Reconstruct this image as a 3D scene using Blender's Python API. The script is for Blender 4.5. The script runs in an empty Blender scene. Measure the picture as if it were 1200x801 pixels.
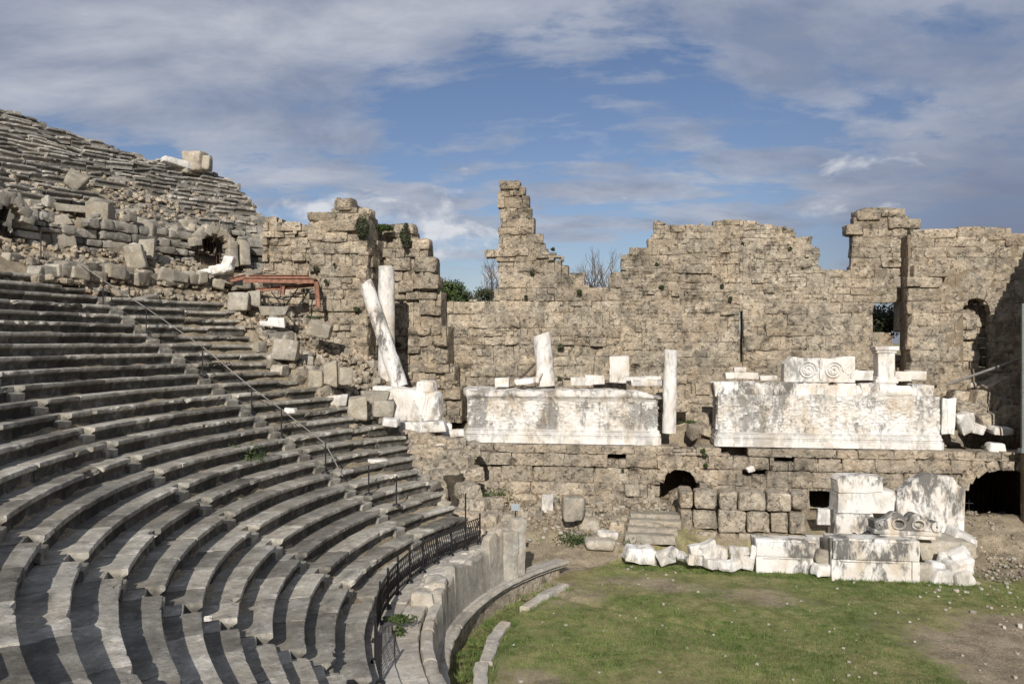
import bpy, math, random
import numpy as np
from math import radians, sin, cos, pi, hypot, atan2, degrees
random.seed(11)
rng = np.random.default_rng(11)
SC = bpy.context.scene
COL = SC.collection
F = 933.0                    # focal length in photo pixels (28 mm on 36 mm, 1200 px)
CX, CY = 11.85, 23.25        # centre of the orchestra circle
U = random.uniform

# ------------------------------------------------------------------ helpers
def P(px, py, d):
    return np.array([(px-600)/F*d, d, (400.5-py)/F*d])

def vnoise(p, seed=0):
    p = np.asarray(p, float)
    i = np.floor(p).astype(np.int64); f = p-i
    f = f*f*(3-2*f)
    def h(x, y, z):
        n = (x*374761393 + y*668265263 + z*1274126177 + seed*974711) & 0xffffffff
        n = ((n ^ (n >> 13))*1103515245) & 0xffffffff
        n = ((n ^ (n >> 16))*2654435761) & 0xffffffff
        n = n ^ (n >> 15)
        return (n & 0xffff)/65535.0
    x, y, z = i[:,0], i[:,1], i[:,2]
    a, b, c = f[:,0], f[:,1], f[:,2]
    x0 = h(x,y,z)*(1-a)+h(x+1,y,z)*a;     x1 = h(x,y+1,z)*(1-a)+h(x+1,y+1,z)*a
    x2 = h(x,y,z+1)*(1-a)+h(x+1,y,z+1)*a; x3 = h(x,y+1,z+1)*(1-a)+h(x+1,y+1,z+1)*a
    return ((x0*(1-b)+x1*b)*(1-c)+(x2*(1-b)+x3*b)*c)*2-1

def fbm(p, seed=0, o=3):
    s = 0; a = 1.0; t = 0
    p = np.asarray(p, float)
    for k in range(o):
        s = s+a*vnoise(p*(2.03**k)+k*7.7, seed+k); t += a; a *= .5
    return s/t

def sm(a, b, x):
    t = np.clip((x-a)/(b-a), 0, 1); return t*t*(3-2*t)

def rotm(rx=0, ry=0, rz=0):
    a, b, c = np.array([rx, ry, rz], float)
    X = np.array([[1,0,0],[0,cos(a),-sin(a)],[0,sin(a),cos(a)]])
    Y = np.array([[cos(b),0,sin(b)],[0,1,0],[-sin(b),0,cos(b)]])
    Z = np.array([[cos(c),-sin(c),0],[sin(c),cos(c),0],[0,0,1]])
    return Z@Y@X

class MB:
    """collects geometry for ONE mesh object"""
    def __init__(s): s.V=[]; s.F=[]; s.C=[]; s.n=0
    def add(s, v, faces, c=(.5,0,0)):
        v = np.asarray(v, float).reshape(-1,3)
        c = np.asarray(c, float)
        if c.ndim == 1: c = np.tile(c, (len(v),1))
        for f in (faces if isinstance(faces, list) else [faces]):
            f = np.asarray(f, np.int64)
            if f.size: s.F.append(f+s.n)
        s.V.append(v); s.C.append(c); s.n += len(v)
    def build(s, name, mat, parent=None, origin=None, sharp=35, link=True):
        if not s.V: return None
        V = np.concatenate(s.V); C = np.concatenate(s.C)
        if origin is None and parent is None:
            origin = np.array([(V[:,0].min()+V[:,0].max())/2, (V[:,1].min()+V[:,1].max())/2, V[:,2].min()])
        if parent is not None: origin = np.array(parent.location) if parent.parent is None else np.array(parent['_o'])
        V = V-origin
        me = bpy.data.meshes.new(name)
        me.vertices.add(len(V)); me.vertices.foreach_set('co', V.astype(np.float32).ravel())
        tot = np.concatenate([np.full(len(f), f.shape[1]) for f in s.F])
        idx = np.concatenate([f.ravel() for f in s.F])
        me.loops.add(len(idx)); me.loops.foreach_set('vertex_index', idx.astype(np.int32))
        me.polygons.add(len(tot))
        st = np.concatenate([[0], np.cumsum(tot)[:-1]])
        me.polygons.foreach_set('loop_start', st.astype(np.int32))
        me.polygons.foreach_set('loop_total', tot.astype(np.int32))
        me.polygons.foreach_set('use_smooth', np.ones(len(tot), bool))
        at = me.color_attributes.new('tone', 'FLOAT_COLOR', 'POINT')
        at.data.foreach_set('color', np.concatenate([C, np.ones((len(C),1))], 1).astype(np.float32).ravel())
        me.update(calc_edges=True); me.validate()
        if sharp: me.set_sharp_from_angle(angle=radians(sharp))
        me.materials.append(mat)
        o = bpy.data.objects.new(name, me)
        COL.objects.link(o)
        if parent is not None:
            o.parent = parent; o['_o'] = [float(x) for x in origin]
        else: o.location = origin
        return o

def tag(o, label=None, cat=None, group=None, kind=None):
    if label: o['label'] = label
    if cat: o['category'] = cat
    if group: o['group'] = group
    if kind: o['kind'] = kind
    return o

def empty(name, loc, label, cat, group=None):
    o = bpy.data.objects.new(name, None); COL.objects.link(o)
    o.location = [float(x) for x in loc]; o.empty_display_size = .3
    return tag(o, label, cat, group)

_tpl = {}
def cube_tpl(nx, ny, nz):
    k = (nx, ny, nz)
    if k in _tpl: return _tpl[k]
    ids = {}; pts = []; q = []
    def vid(i, j, l):
        t = (i,j,l)
        if t not in ids: ids[t] = len(pts); pts.append(t)
        return ids[t]
    for i in range(nx):
        for j in range(ny):
            q.append((vid(i,j,nz),vid(i+1,j,nz),vid(i+1,j+1,nz),vid(i,j+1,nz)))
            q.append((vid(i,j,0),vid(i,j+1,0),vid(i+1,j+1,0),vid(i+1,j,0)))
    for i in range(nx):
        for l in range(nz):
            q.append((vid(i,0,l),vid(i+1,0,l),vid(i+1,0,l+1),vid(i,0,l+1)))
            q.append((vid(i,ny,l),vid(i,ny,l+1),vid(i+1,ny,l+1),vid(i+1,ny,l)))
    for j in range(ny):
        for l in range(nz):
            q.append((vid(0,j,l),vid(0,j,l+1),vid(0,j+1,l+1),vid(0,j+1,l)))
            q.append((vid(nx,j,l),vid(nx,j+1,l),vid(nx,j+1,l+1),vid(nx,j,l+1)))
    _tpl[k] = (np.array(pts), np.array(q)); return _tpl[k]

def lines(n, h, r):
    if n <= 3: return np.array([-h,-h+r,h-r,h])
    return np.concatenate([[-h], np.linspace(-h+r, h-r, n-1), [h]])

_seed = [100]
def stone(mb, c, size, R=None, res=.15, rnd=.035, amp=.02, chip=.06, tone=None, stain=0, pale=0, warp=.06, fr=2.2, nmax=16):
    """one weathered block: rounded, warped and chipped box with full size `size` centred on c"""
    _seed[0] += 1; sd = _seed[0]
    h = np.array(size, float)/2
    r = min(rnd, h.min()*.45)
    n = [int(min(nmax, max(3, round(2*x/res)))) for x in h]
    pts, q = cube_tpl(*n)
    L = [lines(n[a], h[a], r) for a in range(3)]
    p = np.stack([L[a][pts[:,a]] for a in range(3)], 1)
    inner = np.clip(p, -(h-r), h-r); d = p-inner
    nrm = d/np.maximum(np.linalg.norm(d, axis=1, keepdims=True), 1e-9)
    p = inner+nrm*r
    ex = np.sort((np.abs(p)-(h-3*r))/(3*r), axis=1)[:,1]
    ew = sm(.1, 1, ex)
    off = p*fr+sd*13.37
    n1 = fbm(off, sd, 3); n2 = fbm(off*.75+50, sd+3, 2)
    p = p+nrm*(amp*n1 - chip*np.maximum(0, n2+.05)*ew*1.6)[:,None]
    if warp:
        w = rng.uniform(-warp, warp, 6); un = p/h
        p = p*np.stack([1+w[0]*un[:,2]+w[1]*un[:,1], 1+w[2]*un[:,2], 1+w[3]*un[:,0]+w[4]*un[:,1]], 1)
    if R is None: R = np.eye(3)
    if tone is None: tone = U(0,1)
    mb.add(p@R.T+np.array(c, float), q, (tone, stain, pale))

def box(mb, c, size, R=None, col=(.5,0,0)):
    h = np.array(size, float)/2
    pts, q = cube_tpl(1,1,1)
    p = (pts*2-1)*h
    if R is not None: p = p@np.asarray(R).T
    mb.add(p+np.array(c, float), q, col)

def tube(mb, a, b, r0, r1=None, n=8, col=(.5,0,0), caps=True):
    a = np.array(a, float); b = np.array(b, float); r1 = r0 if r1 is None else r1
    d = b-a; d = d/np.linalg.norm(d)
    x = np.cross(d, [0,0,1.0] if abs(d[2]) < .9 else [1.0,0,0]); x /= np.linalg.norm(x); y = np.cross(d, x)
    t = np.arange(n)*2*pi/n
    ring = np.cos(t)[:,None]*x+np.sin(t)[:,None]*y
    v = np.concatenate([a+ring*r0, b+ring*r1])
    i = np.arange(n); j = (i+1) % n
    fs = [np.stack([i,j,j+n,i+n],1)]
    if caps: fs += [np.arange(n)[::-1][None], (np.arange(n)+n)[None]]
    mb.add(v, fs, col)

# ------------------------------------------------------------------ materials
def nodes(m):
    m.use_nodes = True; nt = m.node_tree; nt.nodes.clear(); return nt
def nd(nt, t, props=None, **ins):
    n = nt.nodes.new(t)
    for k, v in (props or {}).items(): setattr(n, k, v)
    for k, v in ins.items():
        kk = int(k[1:]) if k[0] == 'i' and k[1:].isdigit() else k.replace('_', ' ')
        if isinstance(v, bpy.types.NodeSocket): nt.links.new(v, n.inputs[kk])
        else: n.inputs[kk].default_value = v
    return n
def ramp(nt, fac, stops):
    n = nt.nodes.new('ShaderNodeValToRGB'); nt.links.new(fac, n.inputs[0])
    e = n.color_ramp.elements
    while len(e) < len(stops): e.new(.5)
    for k, (p, c) in enumerate(stops):
        e[k].position = p; e[k].color = (c if len(c) == 4 else (*c, 1)) if not isinstance(c, (int, float)) else (c,c,c,1)
    return n.outputs[0]
def mth(nt, op, a, b=0.0, c=None, clamp=False):
    n = nt.nodes.new('ShaderNodeMath'); n.operation = op; n.use_clamp = clamp
    for k, v in enumerate([a, b] if c is None else [a, b, c]):
        if isinstance(v, bpy.types.NodeSocket): nt.links.new(v, n.inputs[k])
        else: n.inputs[k].default_value = v
    return n.outputs[0]
def mix(nt, fac, a, b, mode='MIX'):
    n = nt.nodes.new('ShaderNodeMix'); n.data_type = 'RGBA'; n.blend_type = mode
    for s, v in ((n.inputs[0], fac), (n.inputs[6], a), (n.inputs[7], b)):
        if isinstance(v, bpy.types.NodeSocket): nt.links.new(v, s)
        elif isinstance(v, (int, float)): s.default_value = v
        else: s.default_value = (*v, 1)
    return n.outputs[2]
def noise(nt, vec, scale, detail=5, rough=.6, dist=0.0):
    return nd(nt, 'ShaderNodeTexNoise', None, Vector=vec, Scale=scale, Detail=detail, Roughness=rough, Distortion=dist).outputs[0]

def stone_mat(name, base, dark, pale, warm, bump=.6, lichen=.5, top_grey=.4, pit=1.0, bumpd=.04, tonegain=.5, stainc=(.02,.019,.016), scale=1.0, clast=.3):
    m = bpy.data.materials.new(name); nt = nodes(m)
    pos = nd(nt, 'ShaderNodeNewGeometry')
    vec = nd(nt, 'ShaderNodeMapping', None, Vector=pos.outputs['Position'], Scale=(scale,scale,scale)).outputs[0]
    at = nd(nt, 'ShaderNodeAttribute', {'attribute_name':'tone'})
    sep = nd(nt, 'ShaderNodeSeparateColor', None, Color=at.outputs['Color'])
    tone, stain, palea = sep.outputs[0], sep.outputs[1], sep.outputs[2]
    nA = noise(nt, vec, .55, 5, .6); nB = noise(nt, vec, 3.1, 7, .68, .4); nC = noise(nt, vec, 17, 6, .7)
    nD = noise(nt, vec, 70, 3, .6)
    vor = nd(nt, 'ShaderNodeTexVoronoi', {'feature':'F1'}, Vector=vec, Scale=9.0).outputs[0]
    vor2 = nd(nt, 'ShaderNodeTexVoronoi', {'feature':'F1'}, Vector=vec, Scale=24.0).outputs[0]
    c = mix(nt, ramp(nt, nA, [(.38,0),(.62,1)]), base, warm)
    c = mix(nt, ramp(nt, mth(nt,'ADD',nB,mth(nt,'MULTIPLY',palea,.25)), [(.52,0),(.72,1)]), c, pale)
    lic = ramp(nt, mth(nt,'ADD', mth(nt,'MULTIPLY',noise(nt, vec, 1.3, 8, .72, .6),.75), mth(nt,'MULTIPLY',nC,.25)), [(.47,0),(.60,1)])
    c = mix(nt, mth(nt,'MULTIPLY',lic,lichen), c, dark)
    # grey crust on top-facing surfaces
    nz = nd(nt, 'ShaderNodeSeparateXYZ', None, Vector=pos.outputs['Normal']).outputs[2]
    up = mth(nt,'MULTIPLY', ramp(nt, nz, [(.35,0),(.85,1)]), ramp(nt, nB, [(.3,1),(.65,.2)]))
    c = mix(nt, mth(nt,'MULTIPLY',up,top_grey), c, tuple(.55*d+.45*b for d, b in zip(dark, base)))
    # per-block tone
    g = mth(nt,'MULTIPLY_ADD', mth(nt,'SUBTRACT',tone,.5), tonegain, 1.0)
    g = mth(nt,'MULTIPLY', g, ramp(nt, nC, [(.25,.72),(.75,1.22)]))
    g = mth(nt,'MULTIPLY', g, ramp(nt, nD, [(.25,.85),(.75,1.13)]))
    c = mix(nt, 1.0, c, nd(nt,'ShaderNodeCombineColor',None,Red=g,Green=g,Blue=g).outputs[0], 'MULTIPLY')
    vc = nd(nt, 'ShaderNodeTexVoronoi', {'feature':'F1'}, Vector=mix(nt, .12, vec, nd(nt,'ShaderNodeTexNoise',None,Vector=vec,Scale=4.0,Detail=4.0).outputs[1]), Scale=5.5)
    vcg = nd(nt, 'ShaderNodeSeparateColor', None, Color=vc.outputs['Color']).outputs[0]
    nE = noise(nt, vec, 6.5, 5, .7)
    cg = mth(nt,'MULTIPLY_ADD', mth(nt,'SUBTRACT',mth(nt,'ADD',mth(nt,'MULTIPLY',vcg,.35),mth(nt,'MULTIPLY',nE,1.3)),.82), clast, 1.0)
    c = mix(nt, 1.0, c, nd(nt,'ShaderNodeCombineColor',None,Red=cg,Green=cg,Blue=cg).outputs[0], 'MULTIPLY')
    hol = ramp(nt, noise(nt, vec, 4.2, 6, .65, .8), [(.33,1),(.43,0)])
    c = mix(nt, mth(nt,'MULTIPLY',hol,.75*min(1,clast*1.2)), c, tuple(x*.3 for x in dark))
    pits = ramp(nt, mth(nt,'ADD',vor2,mth(nt,'MULTIPLY',nC,.25)), [(.15,0.0),(.33,1.0)])
    c = mix(nt, mth(nt,'MULTIPLY',mth(nt,'SUBTRACT',1.0,pits),.55*pit,clamp=True), c, tuple(x*.35 for x in dark))
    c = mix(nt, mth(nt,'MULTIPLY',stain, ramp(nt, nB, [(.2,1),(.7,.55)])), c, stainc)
    hgt = mth(nt,'ADD', mth(nt,'MULTIPLY',nB,1.0), mth(nt,'MULTIPLY',nC,.55))
    hgt = mth(nt,'ADD', hgt, mth(nt,'MULTIPLY',vor,.45*pit))
    hgt = mth(nt,'ADD', hgt, mth(nt,'MULTIPLY',pits,.3*pit))
    hgt = mth(nt,'ADD', hgt, mth(nt,'MULTIPLY',nD,.15))
    hgt = mth(nt,'SUBTRACT', hgt, mth(nt,'MULTIPLY',hol,1.0*clast)); hgt = mth(nt,'ADD', hgt, mth(nt,'MULTIPLY',nE,1.2*clast))
    bp = nd(nt, 'ShaderNodeBump', None, Strength=bump, Distance=bumpd, Height=hgt).outputs[0]
    b = nd(nt, 'ShaderNodeBsdfPrincipled', None, Base_Color=c, Roughness=.92, Normal=bp)
    b.inputs['Specular IOR Level'].default_value = .2
    out = nd(nt, 'ShaderNodeOutputMaterial', None, Surface=b.outputs[0])
    return m

M = {}
M['wall'] = stone_mat('tan conglomerate', (.405,.35,.27), (.15,.135,.11), (.60,.535,.43), (.43,.345,.245), lichen=.75, bump=.9, bumpd=.09, clast=.8)
M['pod'] = stone_mat('brown ashlar', (.385,.335,.265), (.15,.135,.11), (.54,.485,.40), (.42,.34,.245), lichen=.75, bump=.9, bumpd=.09, clast=.7)
M['seat'] = stone_mat('grey limestone seats', (.325,.308,.268), (.11,.103,.09), (.50,.475,.425), (.29,.262,.212), lichen=.6, bump=.65, top_grey=.0, pit=.5, bumpd=.035, tonegain=.95)
M['block'] = stone_mat('grey limestone blocks', (.33,.305,.255), (.12,.11,.095), (.48,.45,.40), (.33,.285,.215), lichen=.5, bump=.6, top_grey=.25, pit=.6, tonegain=.7)
M['upper'] = stone_mat('dark weathered seat stone', (.30,.285,.25), (.095,.09,.08), (.47,.45,.41), (.30,.27,.22), lichen=.65, bump=.7, top_grey=.1, pit=.6, bumpd=.04, tonegain=.9)
M['orch'] = stone_mat('pale grey parapet stone', (.40,.38,.335), (.16,.15,.135), (.58,.555,.505), (.41,.355,.28), lichen=.5, bump=.5, top_grey=.2, pit=.4, bumpd=.03)
M['core'] = stone_mat('earth and mortar core', (.25,.20,.14), (.12,.10,.075), (.34,.28,.21), (.24,.185,.12), lichen=.4, bump=.9, pit=1.0, bumpd=.06)

def marble_mat(name, stain=.72, ochre=.6):
    m = bpy.data.materials.new(name); nt = nodes(m)
    pos = nd(nt, 'ShaderNodeNewGeometry'); vec = pos.outputs['Position']
    at = nd(nt, 'ShaderNodeAttribute', {'attribute_name':'tone'})
    sep = nd(nt, 'ShaderNodeSeparateColor', None, Color=at.outputs['Color'])
    st = nd(nt, 'ShaderNodeMapping', None, Vector=vec, Scale=(1,1,.45)).outputs[0]
    nA = noise(nt, st, .9, 6, .65, .5); nB = noise(nt, st, 4.5, 7, .7, .5); nC = noise(nt, vec, 26, 5, .65)
    c = mix(nt, ramp(nt, noise(nt, vec, .8, 4), [(.45,0),(.68,1)]), (.68,.665,.635), (.57,.515,.435))
    s = mth(nt,'ADD', mth(nt,'MULTIPLY',nA,.6), mth(nt,'MULTIPLY',nB,.4))
    c = mix(nt, mth(nt,'MULTIPLY',ramp(nt, noise(nt, st, 1.6, 6, .6), [(.5,0),(.66,1)]),ochre), c, (.46,.36,.25))
    c = mix(nt, mth(nt,'MULTIPLY',ramp(nt, mth(nt,'ADD',s,mth(nt,'MULTIPLY',sep.outputs[1],.14)), [(.497,0),(.58,1)]),stain,clamp=True), c, (.12,.115,.105))
    g = mth(nt,'MULTIPLY', ramp(nt, nC, [(.25,.82),(.7,1.08)]), mth(nt,'MULTIPLY_ADD', mth(nt,'SUBTRACT',sep.outputs[0],.5), .3, 1.0))
    c = mix(nt, 1.0, c, nd(nt,'ShaderNodeCombineColor',None,Red=g,Green=g,Blue=g).outputs[0], 'MULTIPLY')
    h = mth(nt,'ADD', nB, mth(nt,'MULTIPLY',nC,.5))
    bp = nd(nt, 'ShaderNodeBump', None, Strength=.8, Distance=.05, Height=h).outputs[0]
    b = nd(nt, 'ShaderNodeBsdfPrincipled', None, Base_Color=c, Roughness=.75, Normal=bp)
    b.inputs['Specular IOR Level'].default_value = .25
    nd(nt, 'ShaderNodeOutputMaterial', None, Surface=b.outputs[0])
    return m
M['marble'] = marble_mat('stained white marble')
M['marble_clean'] = marble_mat('bright white marble', stain=.42, ochre=.35)
M['marble_dark'] = marble_mat('dark stained marble', stain=.95, ochre=.6)

def plain(name, col, rough=.6, metal=0.0, var=.3, scale=8, bump=.2):
    m = bpy.data.materials.new(name); nt = nodes(m)
    vec = nd(nt, 'ShaderNodeNewGeometry').outputs['Position']
    n = noise(nt, vec, scale, 6, .65)
    c = mix(nt, ramp(nt, n, [(.3,0),(.7,1)]), tuple(x*(1-var) for x in col), tuple(min(1,x*(1+var)) for x in col))
    bp = nd(nt, 'ShaderNodeBump', None, Strength=bump, Distance=.01, Height=n).outputs[0]
    b = nd(nt, 'ShaderNodeBsdfPrincipled', None, Base_Color=c, Roughness=rough, Metallic=metal, Normal=bp)
    nd(nt, 'ShaderNodeOutputMaterial', None, Surface=b.outputs[0])
    return m
M['iron'] = plain('black painted iron', (.022,.021,.023), .55, .3)
M['rail'] = plain('weathered rail tube', (.20,.185,.17), .6, .2)
M['rust'] = plain('red oxide steel', (.24,.115,.075), .8, var=.5, scale=5)
M['rustbar'] = plain('rusty bars', (.09,.045,.03), .8)
M['galv'] = plain('galvanised pole', (.22,.25,.25), .5, .4)
M['wood'] = plain('dark timber', (.07,.055,.045), .85)
M['plate'] = plain('blue grey plate', (.10,.125,.15), .45)
M['bark'] = plain('grey bark', (.15,.125,.11), .9)

def leaf_mat(name, a, b):
    m = bpy.data.materials.new(name); nt = nodes(m)
    at = nd(nt, 'ShaderNodeAttribute', {'attribute_name':'tone'})
    sep = nd(nt, 'ShaderNodeSeparateColor', None, Color=at.outputs['Color'])
    c = mix(nt, sep.outputs[0], a, b)
    bs = nd(nt, 'ShaderNodeBsdfPrincipled', None, Base_Color=c, Roughness=.7)
    tr = nd(nt, 'ShaderNodeBsdfTranslucent', None, Color=c)
    mx = nd(nt, 'ShaderNodeMixShader', None, i0=.25, i1=bs.outputs[0], i2=tr.outputs[0])
    nd(nt, 'ShaderNodeOutputMaterial', None, Surface=mx.outputs[0])
    return m
M['leaf'] = leaf_mat('green leaves', (.03,.055,.015), (.10,.14,.035))
M['scrub'] = leaf_mat('grey green scrub', (.035,.045,.022), (.10,.115,.055))
M['grass'] = leaf_mat('grass blades', (.08,.135,.03), (.24,.28,.09))

def ground_mat():
    m = bpy.data.materials.new('earth and turf'); nt = nodes(m)
    vec = nd(nt, 'ShaderNodeNewGeometry').outputs['Position']
    at = nd(nt, 'ShaderNodeAttribute', {'attribute_name':'tone'})
    sep = nd(nt, 'ShaderNodeSeparateColor', None, Color=at.outputs['Color'])
    nA = noise(nt, vec, .45, 6, .62, .4); nB = noise(nt, vec, 2.6, 7, .7); nC = noise(nt, vec, 22, 5, .7); nD = noise(nt, vec, 90, 3, .6)
    dirt = mix(nt, nB, (.25,.20,.135), (.37,.31,.22))
    dirt = mix(nt, ramp(nt, nC, [(.55,0),(.72,1)]), dirt, (.45,.41,.34))
    gr = mix(nt, ramp(nt, nB, [(.35,0),(.65,1)]), (.07,.115,.025), (.18,.225,.07))
    gr = mix(nt, ramp(nt, mth(nt,'ADD',mth(nt,'MULTIPLY',nA,.6),mth(nt,'MULTIPLY',nB,.4)), [(.40,0),(.56,1)]), gr, (.29,.26,.125))
    f = mth(nt,'ADD', sep.outputs[0], mth(nt,'MULTIPLY',mth(nt,'SUBTRACT',mth(nt,'ADD',mth(nt,'MULTIPLY',nA,.6),mth(nt,'MULTIPLY',nB,.5)),.55),1.7))
    f = mth(nt,'ADD', f, mth(nt,'MULTIPLY',mth(nt,'SUBTRACT',nC,.5),.9))
    c = mix(nt, ramp(nt, f, [(.4,0),(.62,1)]), dirt, gr)
    nF = noise(nt, vec, 1.2, 6, .7, .5)
    g = mth(nt,'MULTIPLY', ramp(nt, nC, [(.3,.5),(.7,1.45)]), ramp(nt, nD, [(.25,.7),(.75,1.25)]))
    g = mth(nt,'MULTIPLY', g, ramp(nt, nF, [(.36,.66),(.62,1.2)]))
    c = mix(nt, 1.0, c, nd(nt,'ShaderNodeCombineColor',None,Red=g,Green=g,Blue=g).outputs[0], 'MULTIPLY')
    peb = nd(nt, 'ShaderNodeTexVoronoi', {'feature':'F1'}, Vector=vec, Scale=5.0).outputs[0]
    c = mix(nt, mth(nt,'MULTIPLY',ramp(nt, peb, [(.10,1),(.14,0)]),ramp(nt, noise(nt, vec, 1.1, 3), [(.52,0),(.6,.8)])), c, (.5,.47,.41))
    h = mth(nt,'ADD', nB, mth(nt,'ADD', mth(nt,'MULTIPLY',nC,.7), mth(nt,'MULTIPLY',nD,.5)))
    bp = nd(nt, 'ShaderNodeBump', None, Strength=.8, Distance=.05, Height=h).outputs[0]
    b = nd(nt, 'ShaderNodeBsdfPrincipled', None, Base_Color=c, Roughness=.97, Normal=bp)
    b.inputs['Specular IOR Level'].default_value = .1
    nd(nt, 'ShaderNodeOutputMaterial', None, Surface=b.outputs[0])
    return m
M['ground'] = ground_mat()

# ------------------------------------------------------------------ layout frames
ST = np.array([.9915,-.1303,0]); SN = np.array([-.1303,-.9915,0]); SO = np.array([4.93,46.0,0])   # the stage building: along, out, origin
R_ST = np.stack([ST, -SN, [0,0,1]], 1)        # local x along the wall, y into the wall
def stage(u, v, z): return SO+ST*u+SN*v+np.array([0,0,z])
def hit(px, py, v):
    """photo ray on the stage-parallel plane v metres in front of the back wall -> u, z, depth"""
    a = np.array([(px-600)/F, 1.0, 0]); d = (SO@SN+v)/(a@SN)
    p = a*d; return (p-SO)@ST, (400.5-py)/F*d, d
def flat(u): return R_ST
def polar(r, th, z=0.0): t = radians(th); return np.array([CX+r*cos(t), CY+r*sin(t), z])
def rth(x, y): return np.hypot(x-CX, y-CY), np.degrees(np.arctan2(y-CY, x-CX)) % 360
def R_pol(th): t = radians(th); return np.stack([[-sin(t),cos(t),0],[cos(t),sin(t),0],[0,0,1]], 1)   # x tangential, y outward
surf = lambda r: -3.85+(r-22.3)*.42/.72
UP0, UPZ = 43.0, 8.5

END = np.array([(15,145.5),(16.65,145.5),(18.9,145),(20,144),(21,142),(22,139.9),(23.4,141.6),(24.7,143.2),(25.5,146.8),(27.2,148.3),(28.5,147.9),(30,146.4),(31.8,144),(32.5,143.3),(32.9,146),(33.2,158.4),(36,160)])
UEND = np.array([(42,134),(44.4,132.3),(47,132),(49.4,131.8),(51.0,133.2),(51.6,136.5),(52.3,138.8),(53,141),(54.2,142.7),(55.6,145.5),(57,148),(60,152)])

def gz(x, y):
    """height of the terrain"""
    x = np.asarray(x, float); y = np.asarray(y, float)
    r, th = rth(x, y)
    v = (x-SO[0])*SN[0]+(y-SO[1])*SN[1]
    u = (x-SO[0])*ST[0]+(y-SO[1])*ST[1]
    low = surf(r)-.55
    mid = 3.0+(r-34)*(UPZ-.5-3.0)/9.0-.3
    up = UPZ+(r-UP0)*.42/.72-.6
    cav = np.where(r < 34, low, np.where(r < 43, mid, up))
    cav = np.where(r < 15.9, -8.3, cav)
    cav = np.where(r < 14.65, -9.7, cav)
    top = np.interp(th, [130,132,148,152], [11.0,12.3,15.5,17.5])
    cav = np.minimum(cav, top)
    cav = np.where(r > 60, np.maximum(-9.9, 16-(r-60)*3), cav)
    wedge = cav-np.interp(r,[24.3,26.2],[.13,.035])*np.clip(146-th, 0, 20)+np.interp(r,[24.3,26.2,33,34],[0,.3,.3,0])
    wedge = np.where(th > 146, cav, wedge)
    # stage side
    fl = np.interp(v, [-3,-1.6,0,3.2,3.5,3.75,5.1,7.2,9.3,11.2], [-7.5,-5.4,-4.7,-5.4,-5.45,-8.4,-8.25,-8.5,-9.0,-9.7])
    fl = np.where((u > 3.5) & (v > 5.3), np.interp(v, [5.3,7.4,8.0,10.5], [-8.4,-9.0,-9.5,-9.7])*sm(3.5,5.5,u)+fl*(1-sm(3.5,5.5,u)), fl)
    for (ta, tb, td, tz) in ((17.8,22.3,-3.2,-9.2),(3.25,5.35,1.4,-8.5),(10.5,12.05,2.4,-8.75)):
        fl = np.where((u > ta) & (u < tb) & (v > td) & (v < 5.1), tz, fl)
    cut = np.interp(r, [14,21,23,26,34,40,44], [144.5,141,136,133,133,131,131])
    w = sm(-2.2, 1.0, th-cut)
    w = np.where((th > 262) | (th < 60), 0, w)
    z = fl*(1-w)+wedge*w
    z = np.where((r < 13.9), np.minimum(z, np.where(v > 8, -9.7, z)), z)
    out = sm(60, 66, np.hypot(x-5, y-20)+0*x)
    far = np.where(y > 49, 1.0, 0.0)*(1-w)
    z = z*(1-out)+(-9.9)*out
    return z
def gz1(x, y): return float(gz(np.array([x]), np.array([y]))[0])

# ------------------------------------------------------------------ ground: one sheet to the horizon
def axis(a, b, step, far):
    c = np.arange(a, b+step/2, step); o = []; s = step*2; p = b
    while p < far: p += s; s *= 1.35; o.append(p)
    o2 = []; s = step*2; p = a
    while p > -far: p -= s; s *= 1.35; o2.append(p)
    return np.concatenate([o2[::-1], c, o])
gx = axis(-34, 32, .2, 5000); gy = axis(0, 60, .2, 5000)
X, Y = np.meshgrid(gx, gy, indexing='ij'); xs, ys = X.ravel(), Y.ravel()
Zg = gz(xs, ys)
r_, th_ = rth(xs, ys)
v_ = (xs-SO[0])*SN[0]+(ys-SO[1])*SN[1]; u_ = (xs-SO[0])*ST[0]+(ys-SO[1])*ST[1]
orch = (r_ < 13.9) & (v_ > 9)
nz_ = fbm(np.stack([xs*.9, ys*.9, 0*xs], 1), 5, 4)
nz2 = fbm(np.stack([xs*3, ys*3, 0*xs], 1), 8, 2)
Zg = Zg - np.where((r_ < 14.3) & (th_ > 139) & (th_ < 262), .32*sm(12.75,13.0,r_), 0)
Zg = Zg + np.where(orch, .035*nz_, .16*nz_+.09*nz2)
patch = fbm(np.stack([xs*.22, ys*.22, 0*xs], 1), 21, 3)
gr = np.where(v_ > 9.0, np.where(r_ < 13.9, .74+.9*patch, .0), .12)
# dry earth towards the right front and in front of the tunnel
dry = sm(7, 1.5, np.hypot((xs-20)/1.4, ys-24)) + .9*sm(4.0, 1.0, np.hypot(xs-21.5, (ys-34.5)*.8)) + 0
gr = gr-dry*.75
gr = np.where((v_ > 5) & (v_ <= 9.5) & (th_ < 144), .30+.4*patch, gr)
gr = np.where((r_ > 12.9) & (r_ < 13.9) & (th_ > 140), .95, gr)
gr = np.where((r_ > 14) & (th_ > 141), -.3+.3*patch, gr)
gr = np.where(np.hypot(xs, ys-30) > 60, .5, gr)
ni, nj = len(gx), len(gy)
a = (np.arange(ni-1)[:,None]*nj+np.arange(nj-1)[None]).ravel()
g = MB(); g.add(np.stack([xs,ys,Zg],1), np.stack([a, a+nj, a+nj+1, a+1],1), np.stack([np.clip(gr,-1,1.2), 0*gr, 0*gr],1))
go = g.build('ground', M['ground'], origin=np.zeros(3), sharp=0); tag(go, kind='structure')

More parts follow.
